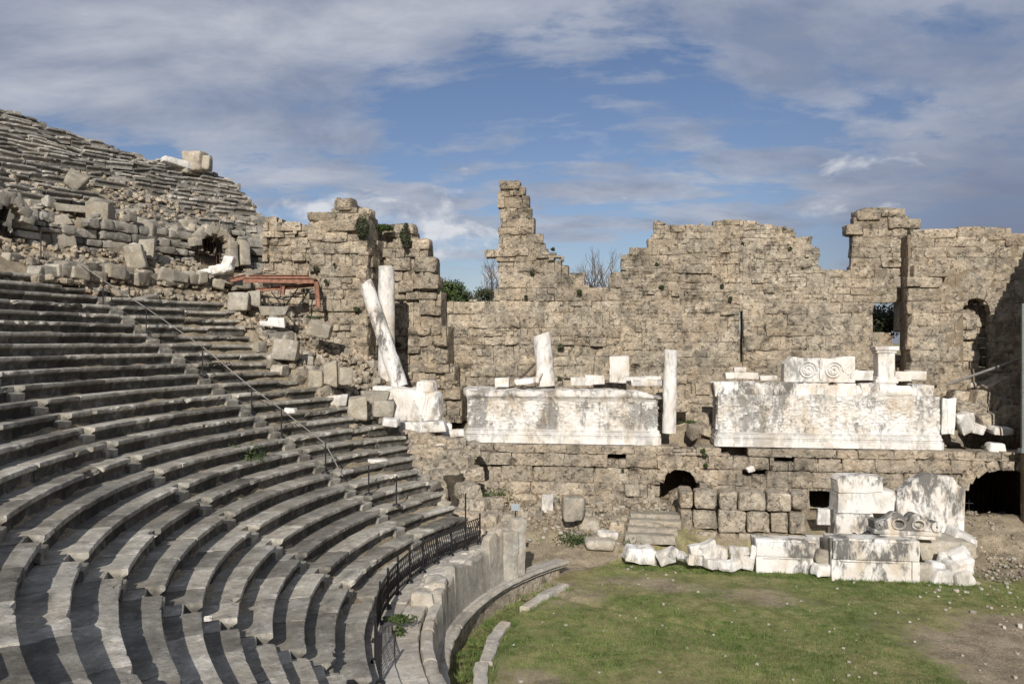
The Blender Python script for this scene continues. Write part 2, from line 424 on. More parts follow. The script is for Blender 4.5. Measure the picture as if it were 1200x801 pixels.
# ------------------------------------------------------------------ seating
PROF = np.array([(.86,-.03),(.62,-.035),(.44,-.03),(.38,-.005),(.30,0),(.20,-.004),(.11,0),(.04,-.003),(.010,-.008),(.001,-.022),(0,-.075),(.004,-.115),(.022,-.135),(.055,-.15),(.10,-.185),(.135,-.24),(.145,-.32),(.135,-.40),(.12,-.47)])
PSTEP = np.array([(.86,-.03),(.62,-.03),(.40,-.02),(.365,-.03),(.36,-.08),(.36,-.20),(.30,-.215),(.16,-.215),(.03,-.22),(.005,-.235),(0,-.28),(.01,-.36),(.02,-.47)])
def seat_block(mb, r, z, a0, a1, prof, seed, wear=1.0, tilt=0.0, res=.085, tone=None, dz=0.0, dr=0.0):
    """swept block of one seat row between polar angles a0..a1 (degrees)"""
    n = max(2, int(r*radians(a1-a0)/res))
    th = np.radians(np.linspace(a0, a1, n+1)); m = len(prof)
    rho = np.tile(prof[:,0], (n+1,1)); zz = np.tile(prof[:,1], (n+1,1))
    s = np.linspace(-1, 1, n+1)[:,None]
    arc = (r*th)[:,None]
    pts = np.stack([np.tile(arc,(1,m)).ravel(), rho.ravel(), zz.ravel()+z], 1)
    off = pts+np.array([seed*3.1, seed*1.7, 0])
    n1 = fbm(off*2.0, seed, 3).reshape(n+1, m); n2 = fbm(off*np.array([2.6,2.6,2.6])+9, seed+5, 3).reshape(n+1, m)
    nose = np.exp(-((prof[:,0]-.02)**2+(prof[:,1]+.05)**2)/.012)[None]
    chip = np.maximum(0, n2-.16)*.42*wear*nose
    endw = np.exp(-(1-np.abs(s))*r*radians(a1-a0)/2/.07)
    rho = rho+dr+chip+.007*n1+endw*.008*nose
    zz = zz+dz-chip*.55+.007*n1+tilt*s-endw*nose*.006
    rr = r+rho
    v = np.stack([CX+rr*np.cos(th)[:,None], CY+rr*np.sin(th)[:,None], z+zz], 2).reshape(-1,3)
    i = (np.arange(n)[:,None]*m+np.arange(m-1)[None]).ravel()
    q = np.stack([i, i+m, i+m+1, i+1], 1)
    caps = [np.arange(m)[None], (n*m+np.arange(m))[::-1][None]]
    t = U(0,1) if tone is None else tone
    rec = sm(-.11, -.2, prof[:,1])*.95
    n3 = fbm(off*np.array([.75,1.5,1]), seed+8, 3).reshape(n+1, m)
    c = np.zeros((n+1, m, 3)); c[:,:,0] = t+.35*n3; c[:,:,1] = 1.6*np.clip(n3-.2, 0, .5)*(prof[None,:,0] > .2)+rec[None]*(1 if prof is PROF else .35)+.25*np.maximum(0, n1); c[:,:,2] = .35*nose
    mb.add(v, [q]+caps, c.reshape(-1,3))

AIS = [157.7, 178.6, 199.8, 220.8]
lower = empty('lower_seating', polar(15.9,190,-8), 'curved lower bank of worn grey stone seat rows descending to the orchestra', 'seating')
rows_l = [(15.88+.72*k, -7.62+.42*k) for k in range(26)]
stairs = [MB() for _ in AIS]
for k, (r, z) in enumerate(rows_l):
    mb = MB(); e0 = float(np.interp(r, END[:,0], END[:,1]))+U(-.6,.6)
    e1 = 238.0
    half = degrees(.34/r)
    segs = []; a = e0
    for ai in AIS:
        if ai-half > a+.3: segs.append((a, ai-half, ai))
        if ai > e0-.2: a = max(a, ai+half)
    segs.append((a, e1, None))
    for (s0, s1, ai) in segs:
        p = s0
        while p < s1-.05:
            L = degrees(U(1.0, 2.5)/r)
            q = p+L
            if s1-q < degrees(.6/r): q = s1
            ruined = (p < e0+degrees(2.2/r)) and U(0,1) < .5
            w = U(.1, .8) if U(0,1) < .85 else U(1.2,2.4)
            sd = int(rng.integers(1, 99999))
            gap = degrees(U(.004,.014)/r)
            if k == 0 and 147 < p < 160 and U(0,1) < .0: pass
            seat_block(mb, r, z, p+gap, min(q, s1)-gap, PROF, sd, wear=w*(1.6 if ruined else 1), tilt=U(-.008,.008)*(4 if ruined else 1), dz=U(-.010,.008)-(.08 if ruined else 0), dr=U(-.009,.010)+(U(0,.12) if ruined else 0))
            p = q
    for j, ai in enumerate(AIS):
        if ai > e0-.2 and k > 0 and not (k > 23 and j == 0):
            a_ = ai-half*.98; b_ = ai+half*.98
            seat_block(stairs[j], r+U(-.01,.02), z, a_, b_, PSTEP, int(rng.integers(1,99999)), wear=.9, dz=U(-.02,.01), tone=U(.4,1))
    mb.build('seat_row', M['seat'], lower, sharp=32)
for s in stairs: s.build('stairway', M['seat'], lower, sharp=50)
# earth and rubble core under the rows
core = MB()
th = np.linspace(138, 240, 160); rr = np.array([15.95,16.6]+[r+.3 for r, z in rows_l[1:]])
zc = np.array([-8.35,-8.0]+[z-.55 for r, z in rows_l[1:]])
TT, RR = np.meshgrid(np.radians(th), rr, indexing='ij'); ZZ = np.tile(zc, (len(th),1))
ee = np.interp(RR, END[:,0], END[:,1]); ZZ = ZZ-np.where(np.degrees(TT) < ee+.3, 3.0, 0)
i = (np.arange(len(th)-1)[:,None]*len(rr)+np.arange(len(rr)-1)[None]).ravel(); m = len(rr)
core.add(np.stack([CX+RR*np.cos(TT), CY+RR*np.sin(TT), ZZ], 2).reshape(-1,3), np.stack([i,i+m,i+m+1,i+1],1), (.4,.3,0))
core.build('rubble_core', M['core'], lower)

upper = empty('upper_seating', polar(43,148,8), 'ruined upper bank of broken grey seat rows against the sky', 'seating')
UPROF = PROF.copy()
for k in range(20):
    r = UP0-.9+.72*k; z = UPZ-.5+.42*k
    mb = MB(); e0 = float(np.interp(r, UEND[:,0], UEND[:,1])); p = e0
    while p < 166:
        L = degrees(U(.8, 2.4)/r); q = p+L
        sd = int(rng.integers(1,99999)); mid = (p+q)/2
        hole = r < 45.2 and 139 < mid < 147
        gone = U(0,1) < (.05 if r > 45 else .12)
        if r < 47.5 and 139.8 < mid < 144 and U(0,1) < .5: gone = True
        if not hole and not gone:
            bad = U(0,1) < .42
            if mid < e0+2.2: bad = U(0,1) < .65
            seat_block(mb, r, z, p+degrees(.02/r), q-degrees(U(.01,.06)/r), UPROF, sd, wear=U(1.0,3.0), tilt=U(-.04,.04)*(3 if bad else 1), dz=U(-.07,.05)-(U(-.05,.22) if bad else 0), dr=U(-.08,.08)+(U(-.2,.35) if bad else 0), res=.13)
        elif gone and U(0,1) < .6:
            c = polar(r+.4, mid, z-.35); stone(mb, c, (U(.5,1.1),U(.4,.7),U(.25,.42)), R_pol(mid)@rotm(U(-.2,.2),U(-.2,.2),U(-.5,.5)), res=.2)
        p = q
    mb.build('seat_row', M['upper'], upper, sharp=40)
fill = MB()
for k in range(20):                                            # rough packing behind the rows, stepped down to the broken end
    r = UP0-.9+.72*k; z = UPZ-.5+.42*k; e0 = float(np.interp(r, UEND[:,0], UEND[:,1]))
    p = e0-degrees(U(.3,.9)/r)
    while p < e0+degrees(2.5/r):
        L = degrees(U(.4,.9)/r)
        stone(fill, polar(r+.55, p+L/2, z-.42+U(-.06,.03)), (r*radians(L), U(.6,.9), U(.5,.75)), R_pol(p+L/2)@rotm(U(-.1,.1),U(-.1,.1),U(-.2,.2)), res=.2, amp=.04, chip=.12)
        p += L
th = np.linspace(131.5, 166, 90); rr = np.array([UP0-1.2]+[UP0-.9+.72*k+.3 for k in range(20)]); zc = np.array([UPZ-1.6]+[UPZ-.5+.42*k-.5 for k in range(20)])
TT, RR = np.meshgrid(np.radians(th), rr, indexing='ij'); ZZ = np.tile(zc, (len(th),1))
ee = np.interp(RR, UEND[:,0], UEND[:,1]); ZZ = ZZ-np.where(np.degrees(TT) < ee, 5.0, 0)
i = (np.arange(len(th)-1)[:,None]*len(rr)+np.arange(len(rr)-1)[None]).ravel(); m = len(rr)
fill.add(np.stack([CX+RR*np.cos(TT), CY+RR*np.sin(TT), ZZ], 2).reshape(-1,3), np.stack([i,i+m,i+m+1,i+1],1), (.4,.3,0))
fill.build('rubble_core', M['upper'], upper)

# ------------------------------------------------------------------ orchestra wall, walkway, kerb
def sweep_ring(mb, prof, a0, a1, seed, res=.12, noise_=.012, tone=.5, caps=True, stain=None, chipw=None, chip=.05, topfn=None, ti=None):
    """profile of absolute (r, z) points swept round the orchestra"""
    prof = np.array(prof, float); rm = prof[:,0].mean(); m = len(prof)
    n = max(2, int(rm*radians(a1-a0)/res)); thd = np.linspace(a0, a1, n+1); t = np.radians(thd)
    R = np.tile(prof[:,0], (n+1,1)); Z = np.tile(prof[:,1], (n+1,1))
    off = np.stack([np.tile((rm*t)[:,None],(1,m)).ravel(), R.ravel(), Z.ravel()], 1)+seed*2.3
    n1 = fbm(off*2.5, seed, 3).reshape(n+1,m); n2 = np.maximum(0, fbm(off*2.0+31, seed+2, 3).reshape(n+1,m)-.05)
    R = R+noise_*n1*1.5; Z = Z+noise_*n1
    if chipw is not None:
        w = np.array(chipw)[None]; R = R+w*n2*chip*3; Z = Z-w*n2*chip*2.5
    if topfn is not None: Z[:,ti] += topfn(thd)[:,None]
    v = np.stack([CX+R*np.cos(t)[:,None], CY+R*np.sin(t)[:,None], Z], 2).reshape(-1,3)
    i = (np.arange(n)[:,None]*m+np.arange(m-1)[None]).ravel()
    fs = [np.stack([i, i+m, i+m+1, i+1],1)]
    if caps: fs += [np.arange(m)[None], (n*m+np.arange(m))[::-1][None]]
    c = np.zeros((n+1,m,3)); c[:,:,0] = tone
    if stain is not None: c[:,:,1] = np.array(stain)[None]
    mb.add(v, fs, c.reshape(-1,3))

ow = empty('orchestra_wall', polar(13.9,160,-9.7), 'curved parapet wall round the lawn with broken slabs over a projecting moulding', 'wall')
mb = MB(); a = 135.5                                            # cream base
while a < 236:
    L = degrees(U(.9,1.5)/13.8); sweep_ring(mb, [(14.3,-9.38),(13.86,-9.38),(13.85,-9.6),(13.85,-10.3)], a+.02, a+L-.02, int(U(0,9999)), tone=U(.6,1), noise_=.006); a += L
mb.build('wall_base', M['pod'], ow)
mb = MB(); a = 134.0                                            # projecting moulding
while a < 236:
    L = degrees(U(1.3,2.2)/13.8)
    dz = U(-.02,.02); sweep_ring(mb, [(14.35,-9.10),(13.98,-9.10),(13.93,-9.12),(13.86,-9.08),(13.72,-9.07),(13.66,-9.10),(13.63,-9.16),(13.67,-9.22),(13.76,-9.24),(13.73,-9.31),(13.79,-9.37),(13.86,-9.40),(14.35,-9.40)], a+.03, a+L-.03, int(U(0,9999)), tone=U(.2,.9), noise_=.008, chipw=[0,0,0,0,1,1,1,.6,0,0,0,0,0], chip=.03)
    a += L
mb.build('moulding', M['orch'], ow)
mb = MB(); a = 146.6                                            # upright slabs with a broken top
while a < 236:
    L = degrees(U(1.2,2.3)/14.1); L = L if a+L < 236 else 236-a
    base = float(np.interp(a, [146,149,152,158,163,167,171,236],[.95,.62,.42,.42,.55,.35,0,0]))*U(.9,1.1)
    sl = U(-.16,.16)
    f = lambda t, a=a, L=L, base=base, sl=sl: base+sl*(base > .1)*(t-a-L/2)/L + (.22*fbm(np.stack([t*.9,0*t,0*t],1), 77, 4) if base > .1 else 0*t)
    sweep_ring(mb, [(14.46,-9.2),(14.45,-8.3),(14.40,-8.10),(14.32,-8.06),(14.2,-8.05),(14.10,-8.08),(14.07,-8.14),(14.05,-8.45),(14.04,-9.10)], a+.04, a+L-.04, int(U(0,9999)), tone=U(.2,.9), noise_=.012, chipw=[0,0,.6,.6,.4,.7,.8,.2,0], chip=.05, topfn=f, ti=[1,2,3,4,5,6], res=.09)
    a += L
for (a_, r0_, w_, h_, z_) in ((169.5,14.55,1.5,.62,-7.95),(173.2,14.75,1.2,.55,-8.0),(166.2,14.8,.9,.45,-7.9),(162.5,14.8,.8,.4,-7.95),(158,14.75,.8,.35,-7.95)):
    stone(mb, polar(r0_,a_,z_), (w_,.75,h_), R_pol(a_)@rotm(U(-.1,.1),U(-.1,.1),U(-.2,.2)), res=.08, amp=.07, chip=.2, rnd=.12, tone=.9, fr=2.6)
mb.build('parapet_slab', M['orch'], ow)
# upright piers at the end of the parapet
for (px, d, w, zt, zb, pl) in ((606,31.0,.62,-6.85,-9.12,.42),(594,30.7,.72,-7.25,-9.12,.6)):
    m1 = MB(); c = P(px,400,d); stone(m1, (c[0], c[1], (zt+zb)/2), (w,pl,zt-zb), rotm(.02,.02,radians(146-180+70)), res=.1, rnd=.03, amp=.015, chip=.08, warp=.03, tone=U(.5,.9))
    m1.build('end_pier', M['orch'], ow)
# stone paving of the walkway between parapet and seats
mb = MB(); a = 144.0
while a < 236:
    L = degrees(U(.9,1.9)/15)
    for (r0, r1) in ((14.47,15.12),(15.13,16.1)):
        if r0 < 15 and 149 < a < 158 and U(0,1) < .6: continue
        d = U(-.03,.02)-(.06 if r0 < 15 else 0)
        sweep_ring(mb, [(r1,-8.4),(r1,-8.04+d),(r1-.03,-8.02+d),((r0+r1)/2,-8.02+d),(r0+.03,-8.02+d),(r0,-8.05+d),(r0,-8.4)], a+.06, a+L-.06, int(U(0,9999)), tone=U(.3,.95), noise_=.012, chipw=[0,.4,.2,0,.3,.5,0], chip=.06)
    a += L
wk = mb.build('walkway', M['orch'], origin=polar(15,160,-8.1)); tag(wk, kind='structure')
# kerb of low stones in the lawn
a = 139.5; kn = 0
while a < 190:
    L = degrees(U(1.0,2.1)/12.7)
    m1 = MB(); rr_ = 12.72+U(-.09,.09); mid = a+L/2
    if U(0,1) < .12: a += L; continue
    sweep_ring(m1, [(rr_+.22,-10.1),(rr_+.21,-9.58),(rr_+.16,-9.55),(rr_-.14,-9.55),(rr_-.19,-9.58),(rr_-.2,-9.85)], a+.15, a+L-.15, int(U(0,9999)), tone=U(.5,1), noise_=.02, chipw=[0,.6,.5,.5,.6,0], chip=.06)
    o = m1.build('kerb_stone', M['orch']); tag(o, 'pale low kerb stone set in the curved line along the lawn edge', 'kerb stone', 'kerb stones round the lawn')
    a += L

# ------------------------------------------------------------------ railings
rail = empty('lattice_railing', polar(15.65,165,-8.0), 'black iron lattice railing along the edge of the lowest seat row', 'railing')
PR = 15.62; PZ = -8.0
posts = [147.2, 150.9, 154.8, 158.9, 163.2, 167.7, 172.3, 177, 182, 187, 192, 197]
for i, a in enumerate(posts):
    m1 = MB(); b = polar(PR, a, PZ); hgt = 2.1 if i == 1 else 1.15
    tube(m1, b, b+[0,0,hgt], .035 if i != 1 else .03, n=8)
    po = m1.build('post', M['iron'], rail); m1 = MB(); tube(m1, b+[0,0,-.03], b+[0,0,.05], .13, .10, n=12); m1.build('foot_plate', M['iron'], po)
    m1 = MB(); tube(m1, b+[0,0,hgt], b+[0,0,hgt+.05], .045, .01, n=8); m1.build('finial', M['iron'], po)
for i in range(len(posts)-1):
    m1 = MB(); a0, a1 = posts[i], posts[i+1]
    w = np.linspace(a0, a1, 5)
    for zz in (.12, 1.0):
        for q in range(4): tube(m1, polar(PR,w[q],PZ+zz), polar(PR,w[q+1],PZ+zz), .02, n=6)
    nc = 7
    for q in range(-2, nc):
        for sgn in (0,1):
            s0, s1 = q/nc, (q+2.2)/nc; z0, z1 = (.12,1.0) if sgn == 0 else (1.0,.12)
            f0 = max(0,-s0)/(s1-s0); f1 = min(1,(1-s0)/(s1-s0))
            if f1-f0 < .05: continue
            A = polar(PR+(.012 if sgn else -.012), a0+(a1-a0)*(s0+(s1-s0)*f0), PZ+z0+(z1-z0)*f0); B = polar(PR+(.012 if sgn else -.012), a0+(a1-a0)*(s0+(s1-s0)*f1), PZ+z0+(z1-z0)*f1)
            tube(m1, A, B, .013, n=5, caps=False)
    m1.build('lattice_panel', M['iron'], rail)

hr = empty('stair_handrail', polar(24,157.7,-3.5), 'thin handrail on black posts down the stone stairway', 'handrail')
pp = []
for (r, th_a, zb) in [(35.4,159.1,None),(32.3,158.1,None),(30.0,157.7,None),(26.9,157.6,None),(24.5,157.1,None),(22.95,157.2,None),(20.7,157.6,None)]:
    k = int((r-15.88)/.72); zb = (-7.62+.42*k) if k < 26 else surf(r)
    b = polar(r, th_a, zb-.03); m1 = MB(); tube(m1, b, b+[0,0,1.2], .028, n=8); po = m1.build('post', M['iron'], hr); m1 = MB(); tube(m1, b, b+[0,0,.07], .16, .13, n=14); m1.build('foot_plate', M['iron'], po); pp.append(b+[0,0,1.15])
m1 = MB(); pp = pp[1:]; pp = [polar(33.9,158.5,pp[0][2]+1.0)]+pp[:]+[polar(20.0,157.2,pp[-1][2]-1.25)]
for q in range(len(pp)-1): tube(m1, pp[q], pp[q+1], .022, n=6)
m1.build('rail_tube', M['rail'], hr)
for (px, py0, py1, r, th_a) in [(432,540,572,19.1,155.9),(465,557,590,18.1,154.6)]:
    k = int((r-15.88)/.72); b = polar(r, th_a, -7.62+.42*k-.02); m1 = MB(); tube(m1, b, b+[0,0,1.15], .03, n=8); tube(m1, b, b+[0,0,.07], .17, .14, n=14)
    o = m1.build('railing_post', M['iron']); tag(o, 'upper of two lone black posts below the handrail' if px == 432 else 'lower of two lone black posts, nearer the lattice railing', 'post', 'lone railing posts')

# ------------------------------------------------------------------ masonry walls
def weather(mb, seed, a=(.14,.085,.045), zw=.13, axis=SN):
    """erode a whole wall with noise that runs across the joints"""
    V = np.concatenate(mb.V)
    d = a[0]*fbm(V*.38, seed, 2)+a[1]*fbm(V*1.9, seed+1, 3)+a[2]*fbm(V*6.5, seed+2, 2)
    pit = np.maximum(0, fbm(V*1.25+40, seed+4, 3)-.32)
    V = V+(d-pit*.5*a[1]/.05)[:,None]*axis
    V[:,2] += zw*fbm(np.stack([V[:,0]*.35,V[:,1]*.35,V[:,2]*.6],1), seed+3, 3)
    C = np.concatenate(mb.C); C[:,1] = np.clip(C[:,1]+pit*2.2, 0, 1); C[:,0] = C[:,0]*.7+.3*(.5+1.6*fbm(V*.3, seed+6, 3))
    mb.V = [V]; mb.C = [C]
def sub_int(iv, a, b):
    out = []
    for s, e in iv:
        if b <= s or a >= e: out.append((s,e)); continue
        if a > s: out.append((s,a))
        if b < e: out.append((b,e))
    return out

def ashlar(mb, pos, Rf, u0, u1, z0, top, holes=(), ch=(.38,.62), bl=(.6,1.7), thick=.6, amp=.035, gap=.004, miss=.015, v0=0.0, pvar=.06,
           res=.095, small=None, core=None, corethick=.9, chip=.09, deep=.02, rnd=.028, warp=.04, tone=None, ch_=(), split=.05, cd=.06, tol=.45):
    """irregular coursed masonry; top(u) gives the broken top, holes are (ua, ub, za, zb)"""
    us = np.linspace(u0, u1, max(20, int((u1-u0)/.1))); zmax = max(top(us)); z = z0
    while z < zmax:
        h = U(*ch)
        if U(0,1) < .12: h *= 1.25
        u = u0-U(0,.8)
        while u < u1:
            L = U(*bl)*(1.3 if U(0,1) < .12 else 1); a, b = max(u,u0), min(u+L,u1); u += L
            if b-a < .12: continue
            cells = [(a,b,z,h)]
            if (small is not None and small((a+b)/2, z+h/2)) or U(0,1) < split:
                cells = []; zz = z; nsub = random.choice([2,2,3])
                for q in range(nsub):
                    x = a
                    while x < b-.05:
                        l = U(.22,.85); e = min(b, x+l)
                        if b-e < .15: e = b
                        cells.append((x,e,zz,h/nsub)); x = e
                    zz += h/nsub
            for (ca, cb, cz, chh) in cells:
                t = top(np.linspace(ca, cb, 7))
                ok = t > cz+chh*tol
                if not ok.any(): continue
                w = np.linspace(ca, cb, 7)[ok]; sa, sb = w[0]-(cb-ca)/14, w[-1]+(cb-ca)/14
                sa, sb = max(sa,ca), min(sb,cb)
                iv = [(sa,sb)]
                for (ha, hb, hza, hzb) in holes:
                    if hza < cz+chh*.55 and hzb > cz+chh*.45: iv = sub_int(iv, ha, hb)
                for s, e in iv:
                    if e-s < .1 or U(0,1) < miss: continue
                    hh = min(chh, max(.12, t[ok].mean()-cz))
                    dv = U(-pvar,pvar)*.6-(U(.12,.35) if U(0,1) < deep else 0)+(U(.05,.15) if U(0,1) < deep else 0)
                    um = (s+e)/2
                    stone(mb, pos(um, v0+dv-thick/2, cz+hh/2+U(-.01,.01)), (e-s-gap*U(.3,1.6), thick, hh-gap*U(.3,1.6)),
                          Rf(um)@rotm(U(-.02,.02),U(-.02,.02),U(-.025,.025)), res=res, rnd=rnd*U(.5,1.7), amp=amp, chip=chip*U(.3,1.7), warp=warp,
                          tone=(U(0,1) if tone is None else tone()), nmax=20)
        z += h
    if core is not None:
        s = u0
        while s < u1:
            e = min(s+.4, u1); um = (s+e)/2; iv = [(z0, float(top(np.array([um]))[0])-.3)]
            for (ha, hb, hza, hzb) in (holes if ch_ == () else ch_):
                if ha < e-.1 and hb > s+.1: iv = sub_int(iv, hza, hzb)
            for a, b in iv:
                if b-a > .1:
                    stone(core, pos(um, v0-cd-corethick/2, (a+b)/2), (e-s+.02, corethick, b-a), Rf(um), res=.16, rnd=.03, amp=.03, chip=.1, warp=0, tone=U(.3,.6), nmax=30)
            s = e

def prof_uz(pts, v):
    q = np.array([hit(px,py,v)[:2] for px,py in pts]); u = q[:,0].copy()
    for k in range(1,len(u)): u[k] = max(u[k], u[k-1]+1e-3)
    return lambda x: np.interp(x, u, q[:,1])
def U_(px, v): return hit(px,400,v)[0]
def hole(px0, px1, py0, py1, v): a = hit(px0,py0,v); b = hit(px1,py1,v); return (a[0], b[0], b[1], a[1])

# long back wall of the stage building
bw = empty('stage_back_wall', stage(10,0,-5.5), 'long ruined tan stone back wall with ragged towers and gaps along its top', 'wall')
topL = [(500,351),(545,350),(581,352),(583,330),(583,302),(572,300),(572,288),(578,286),(579,276),(573,275),(573,226),(585,225),(586,211),(608,211),(610,222),(621,225),(621,233),(617,247),(622,249),(623,270),(631,275),(639,289),(655,300),(667,308),(670,318),(683,325),(690,331),(714,329),(716,318),(726,315),(729,293),(745,288),(764,284),(766,259),(790,264),(815,262),(845,257),(880,257),(904,264),(926,266),(933,276),(948,278),(960,290),(962,319),(980,317),(998,314),(999,277),(992,276),(992,262),(1007,259),(1007,246),(1058,244),(1060,253),(1075,255),(1078,270)]
t1 = prof_uz(topL, 0)
holes1 = [hole(752,757,378,406,0), hole(1023,1056,352,389,0), hole(1046,1067,388,452,0)]
hc = holes1[1:]
def small1(u, z):
    a = U_(728,0); b = U_(965,0)
    return (a < u < b and z > 1.2+.8*sin(u*1.3) and U(0,1) < .75) or (z > 3.2 and U(0,1) < .12) or (u < U_(580,0) and U(0,1) < .2)
mb = MB(); cr = MB()
uR = U_(1064,0)
ashlar(mb, stage, flat, U_(500,0), U_(728,0), -5.8, t1, holes1, ch=(.42,.72), bl=(.7,2.0), small=small1, core=cr, pvar=.11, miss=.03, deep=.11, amp=.05, chip=.10, corethick=1.0, ch_=hc, cd=.09, split=.08, gap=-.005, rnd=.022)
ashlar(mb, stage, flat, U_(728,0)-.02, U_(868,0)-.06, -5.8, t1, holes1, ch=(.4,.66), bl=(.7,2.2), small=small1, core=cr, pvar=.04, miss=.01, deep=.05, amp=.04, chip=.065, corethick=1.0, ch_=hc, gap=-.012, rnd=.018, cd=.05)
ashlar(mb, stage, flat, U_(868,0)+.12, uR, -5.8, t1, holes1+[(U_(868,0)-.1,U_(868,0)+.15,-2,2.0)], ch=(.4,.66), bl=(.7,2.2), small=small1, core=cr, pvar=.04, miss=.01, deep=.05, amp=.04, chip=.065, corethick=1.0, ch_=hc, gap=-.012, rnd=.018, cd=.05)
ashlar(mb, stage, flat, U_(868,0)-.08, U_(868,0)+.13, 1.7, t1, (), ch=(.4,.66), bl=(.7,2.2), core=cr, corethick=1.0)
ashlar(mb, stage, flat, U_(868,0)-.12, U_(868,0)+.18, -5.8, lambda u: 0*u-1.2, (), v0=-.25, ch=(.4,.66), core=cr, corethick=.8)
weather(mb, 71); weather(cr, 71); mb.build('wall_masonry', M['wall'], bw); cr.build('wall_core', M['wall'], bw)
# right end, a step proud of the rest
topR = [(1062,300),(1066,300),(1068,268),(1077,270),(1122,271),(1123,279),(1127,279),(1127,270),(1182,266),(1185,278),(1200,277),(1240,276)]
VR = 1.0
tR = prof_uz(topR, VR)
nh = hole(1128,1160,350,432,VR)
ua, ub, za, zb = nh; uc = (ua+ub)/2; rr_ = (ub-ua)/2; zs = zb-rr_
arch = [(uc-math.sqrt(max(0,rr_**2-((q+.5)*rr_/5)**2)), uc+math.sqrt(max(0,rr_**2-((q+.5)*rr_/5)**2)), zs+q*rr_/5, zs+(q+1)*rr_/5) for q in range(5)]
mb = MB(); cr = MB()
uend = U_(1262,VR)
ashlar(mb, stage, flat, U_(1064,VR), uend, -5.6, tR, [(ua-.05,ub+.05,za,zb+.05)], ch=(.5,.66), bl=(.9,2.1), core=cr, v0=VR, pvar=.035, miss=.004, deep=.01, amp=.03, chip=.05, gap=-.015, rnd=.016, cd=.03, split=.03, ch_=[(ua,ub,za,zb)], corethick=1.2, tone=lambda: U(.15,.75))
# niche arch, back and its lighter infill
for q in range(9):
    t = pi*(q+.5)/9; stone(mb, stage(uc+(rr_+.27)*cos(t), VR-.27, zs+(rr_+.27)*sin(t)), (.56,.6,.36), R_ST@rotm(0,-t,0), res=.1, amp=.03, chip=.07, tone=U(.3,.7), warp=.05)
for sx in (-1,1): stone(mb, stage(uc+sx*(rr_+.08), VR-.35, zb-.0), (.7,.62,.7), R_ST, res=.12, amp=.03, tone=.4)
ashlar(mb, stage, flat, ua-.6, ub+1.4, za-.5, lambda u: 0*u+zb+.4, (), v0=VR-1.0, ch=(.5,.62), bl=(.5,1.1), core=None, thick=.4)
ashlar(mb, stage, flat, ua, ub-.42, za-.2, lambda u: 0*u+zs-.05, (), v0=VR-.25, ch=(.5,.62), bl=(.5,1.1), core=None, thick=.6, tone=lambda: U(.6,1))
weather(mb, 72, (.04,.03,.015), .03); mb.build('wall_masonry', M['wall'], bw); cr.build('wall_core', M['core'], bw)
# window sill rubble under the opening, and jamb stones
mb = MB()
ashlar(mb, stage, flat, U_(1022,0), U_(1067,0), -5.6, prof_uz([(1020,389),(1034,392),(1044,398),(1046,412),(1057,420),(1058,452),(1070,452)], -.5), (), v0=-.35, ch=(.3,.5), bl=(.4,.9), core=None, thick=.7, pvar=.12)
for (px, py, w, h, dv) in [(1078,318,.8,.62,.55),(1098,318,1.0,.6,.5),(1072,330,.9,.5,.45),(1090,331,1.1,.55,.5)]:
    u, z, d = hit(px, py, VR+.3); stone(mb, stage(u, VR+.15, z), (w,.7,h), R_ST@rotm(0,U(-.05,.05),U(-.06,.06)), res=.12)
for py in (345,360,374,388,402,416,430,444):                       # bonded pier at the left end of the right-hand section
    u, z, d = hit(1082, py, VR+.25); stone(mb, stage(u+U(-.05,.1), VR+.02, z), (1.65+U(-.15,.15),.75,.70), R_ST@rotm(0,0,U(-.02,.02)), res=.13, amp=.04, chip=.1, rnd=.07)
mb.build('jamb_stone', M['wall'], bw)
# big loose capping blocks along the top
cap = [(1018,252,.55,1.35),(1047,249,.5,1.25),(1030,247,.35,2.0),(1002,269,.62,.95),(1060,262,.55,1.7),(1096,274,.5,2.1),(1152,272,.62,2.6),(1172,276,.5,1.3),(1138,283,.55,1.5),(1196,282,.55,1.6),(597,217,.55,1.2),(594,296,.5,2.7)]
for (px, py, h, w) in cap:
    v = VR if px > 1064 else .08
    u, z, d = hit(px, py, v); m1 = MB(); stone(m1, stage(u, v-.42, z), (w,1.0,h), R_ST@rotm(U(-.03,.03),U(-.03,.03),U(-.06,.06)), res=.11, amp=.05, chip=.14, rnd=.07)
    m1.build('capstone', M['wall'], bw)

# unseen wall added at the right, outlined to cast the slanting shadow
sd = empty('shadow_wall', stage(26.5,6,-9.5), 'unseen added wall beyond the right end of the stage, shaped to cast a slanting shadow', 'wall')
mb = MB(); cr = MB()
shp = [(1141,470),(1143,432),(1145,402),(1154,396),(1172,362),(1188,330),(1200,308),(1225,280)]
shu = [hit(px,py,VR)[0]+.22 for px,py in shp]; shz = [hit(px,py,VR)[1]+3.03 for px,py in shp]
ashlar(mb, stage, flat, shu[0], shu[-1]+2.5, -9.5, lambda u: np.interp(u, shu, shz), (), ch=(.3,.45), bl=(.4,.9), v0=6.3, thick=.8, core=None, res=.2)
s_ = shu[0]
while s_ < shu[-1]+2.4:
    zt_ = float(np.interp(s_+.1, shu, shz)); stone(cr, stage(s_+.1, 5.7, (zt_-9.5)/2), (.22,.5,zt_+9.5), R_ST, res=.5, warp=0, amp=.03, chip=.05); s_ += .2
mb.build('wall_masonry', M['wall'], sd); cr.build('wall_core', M['core'], sd)

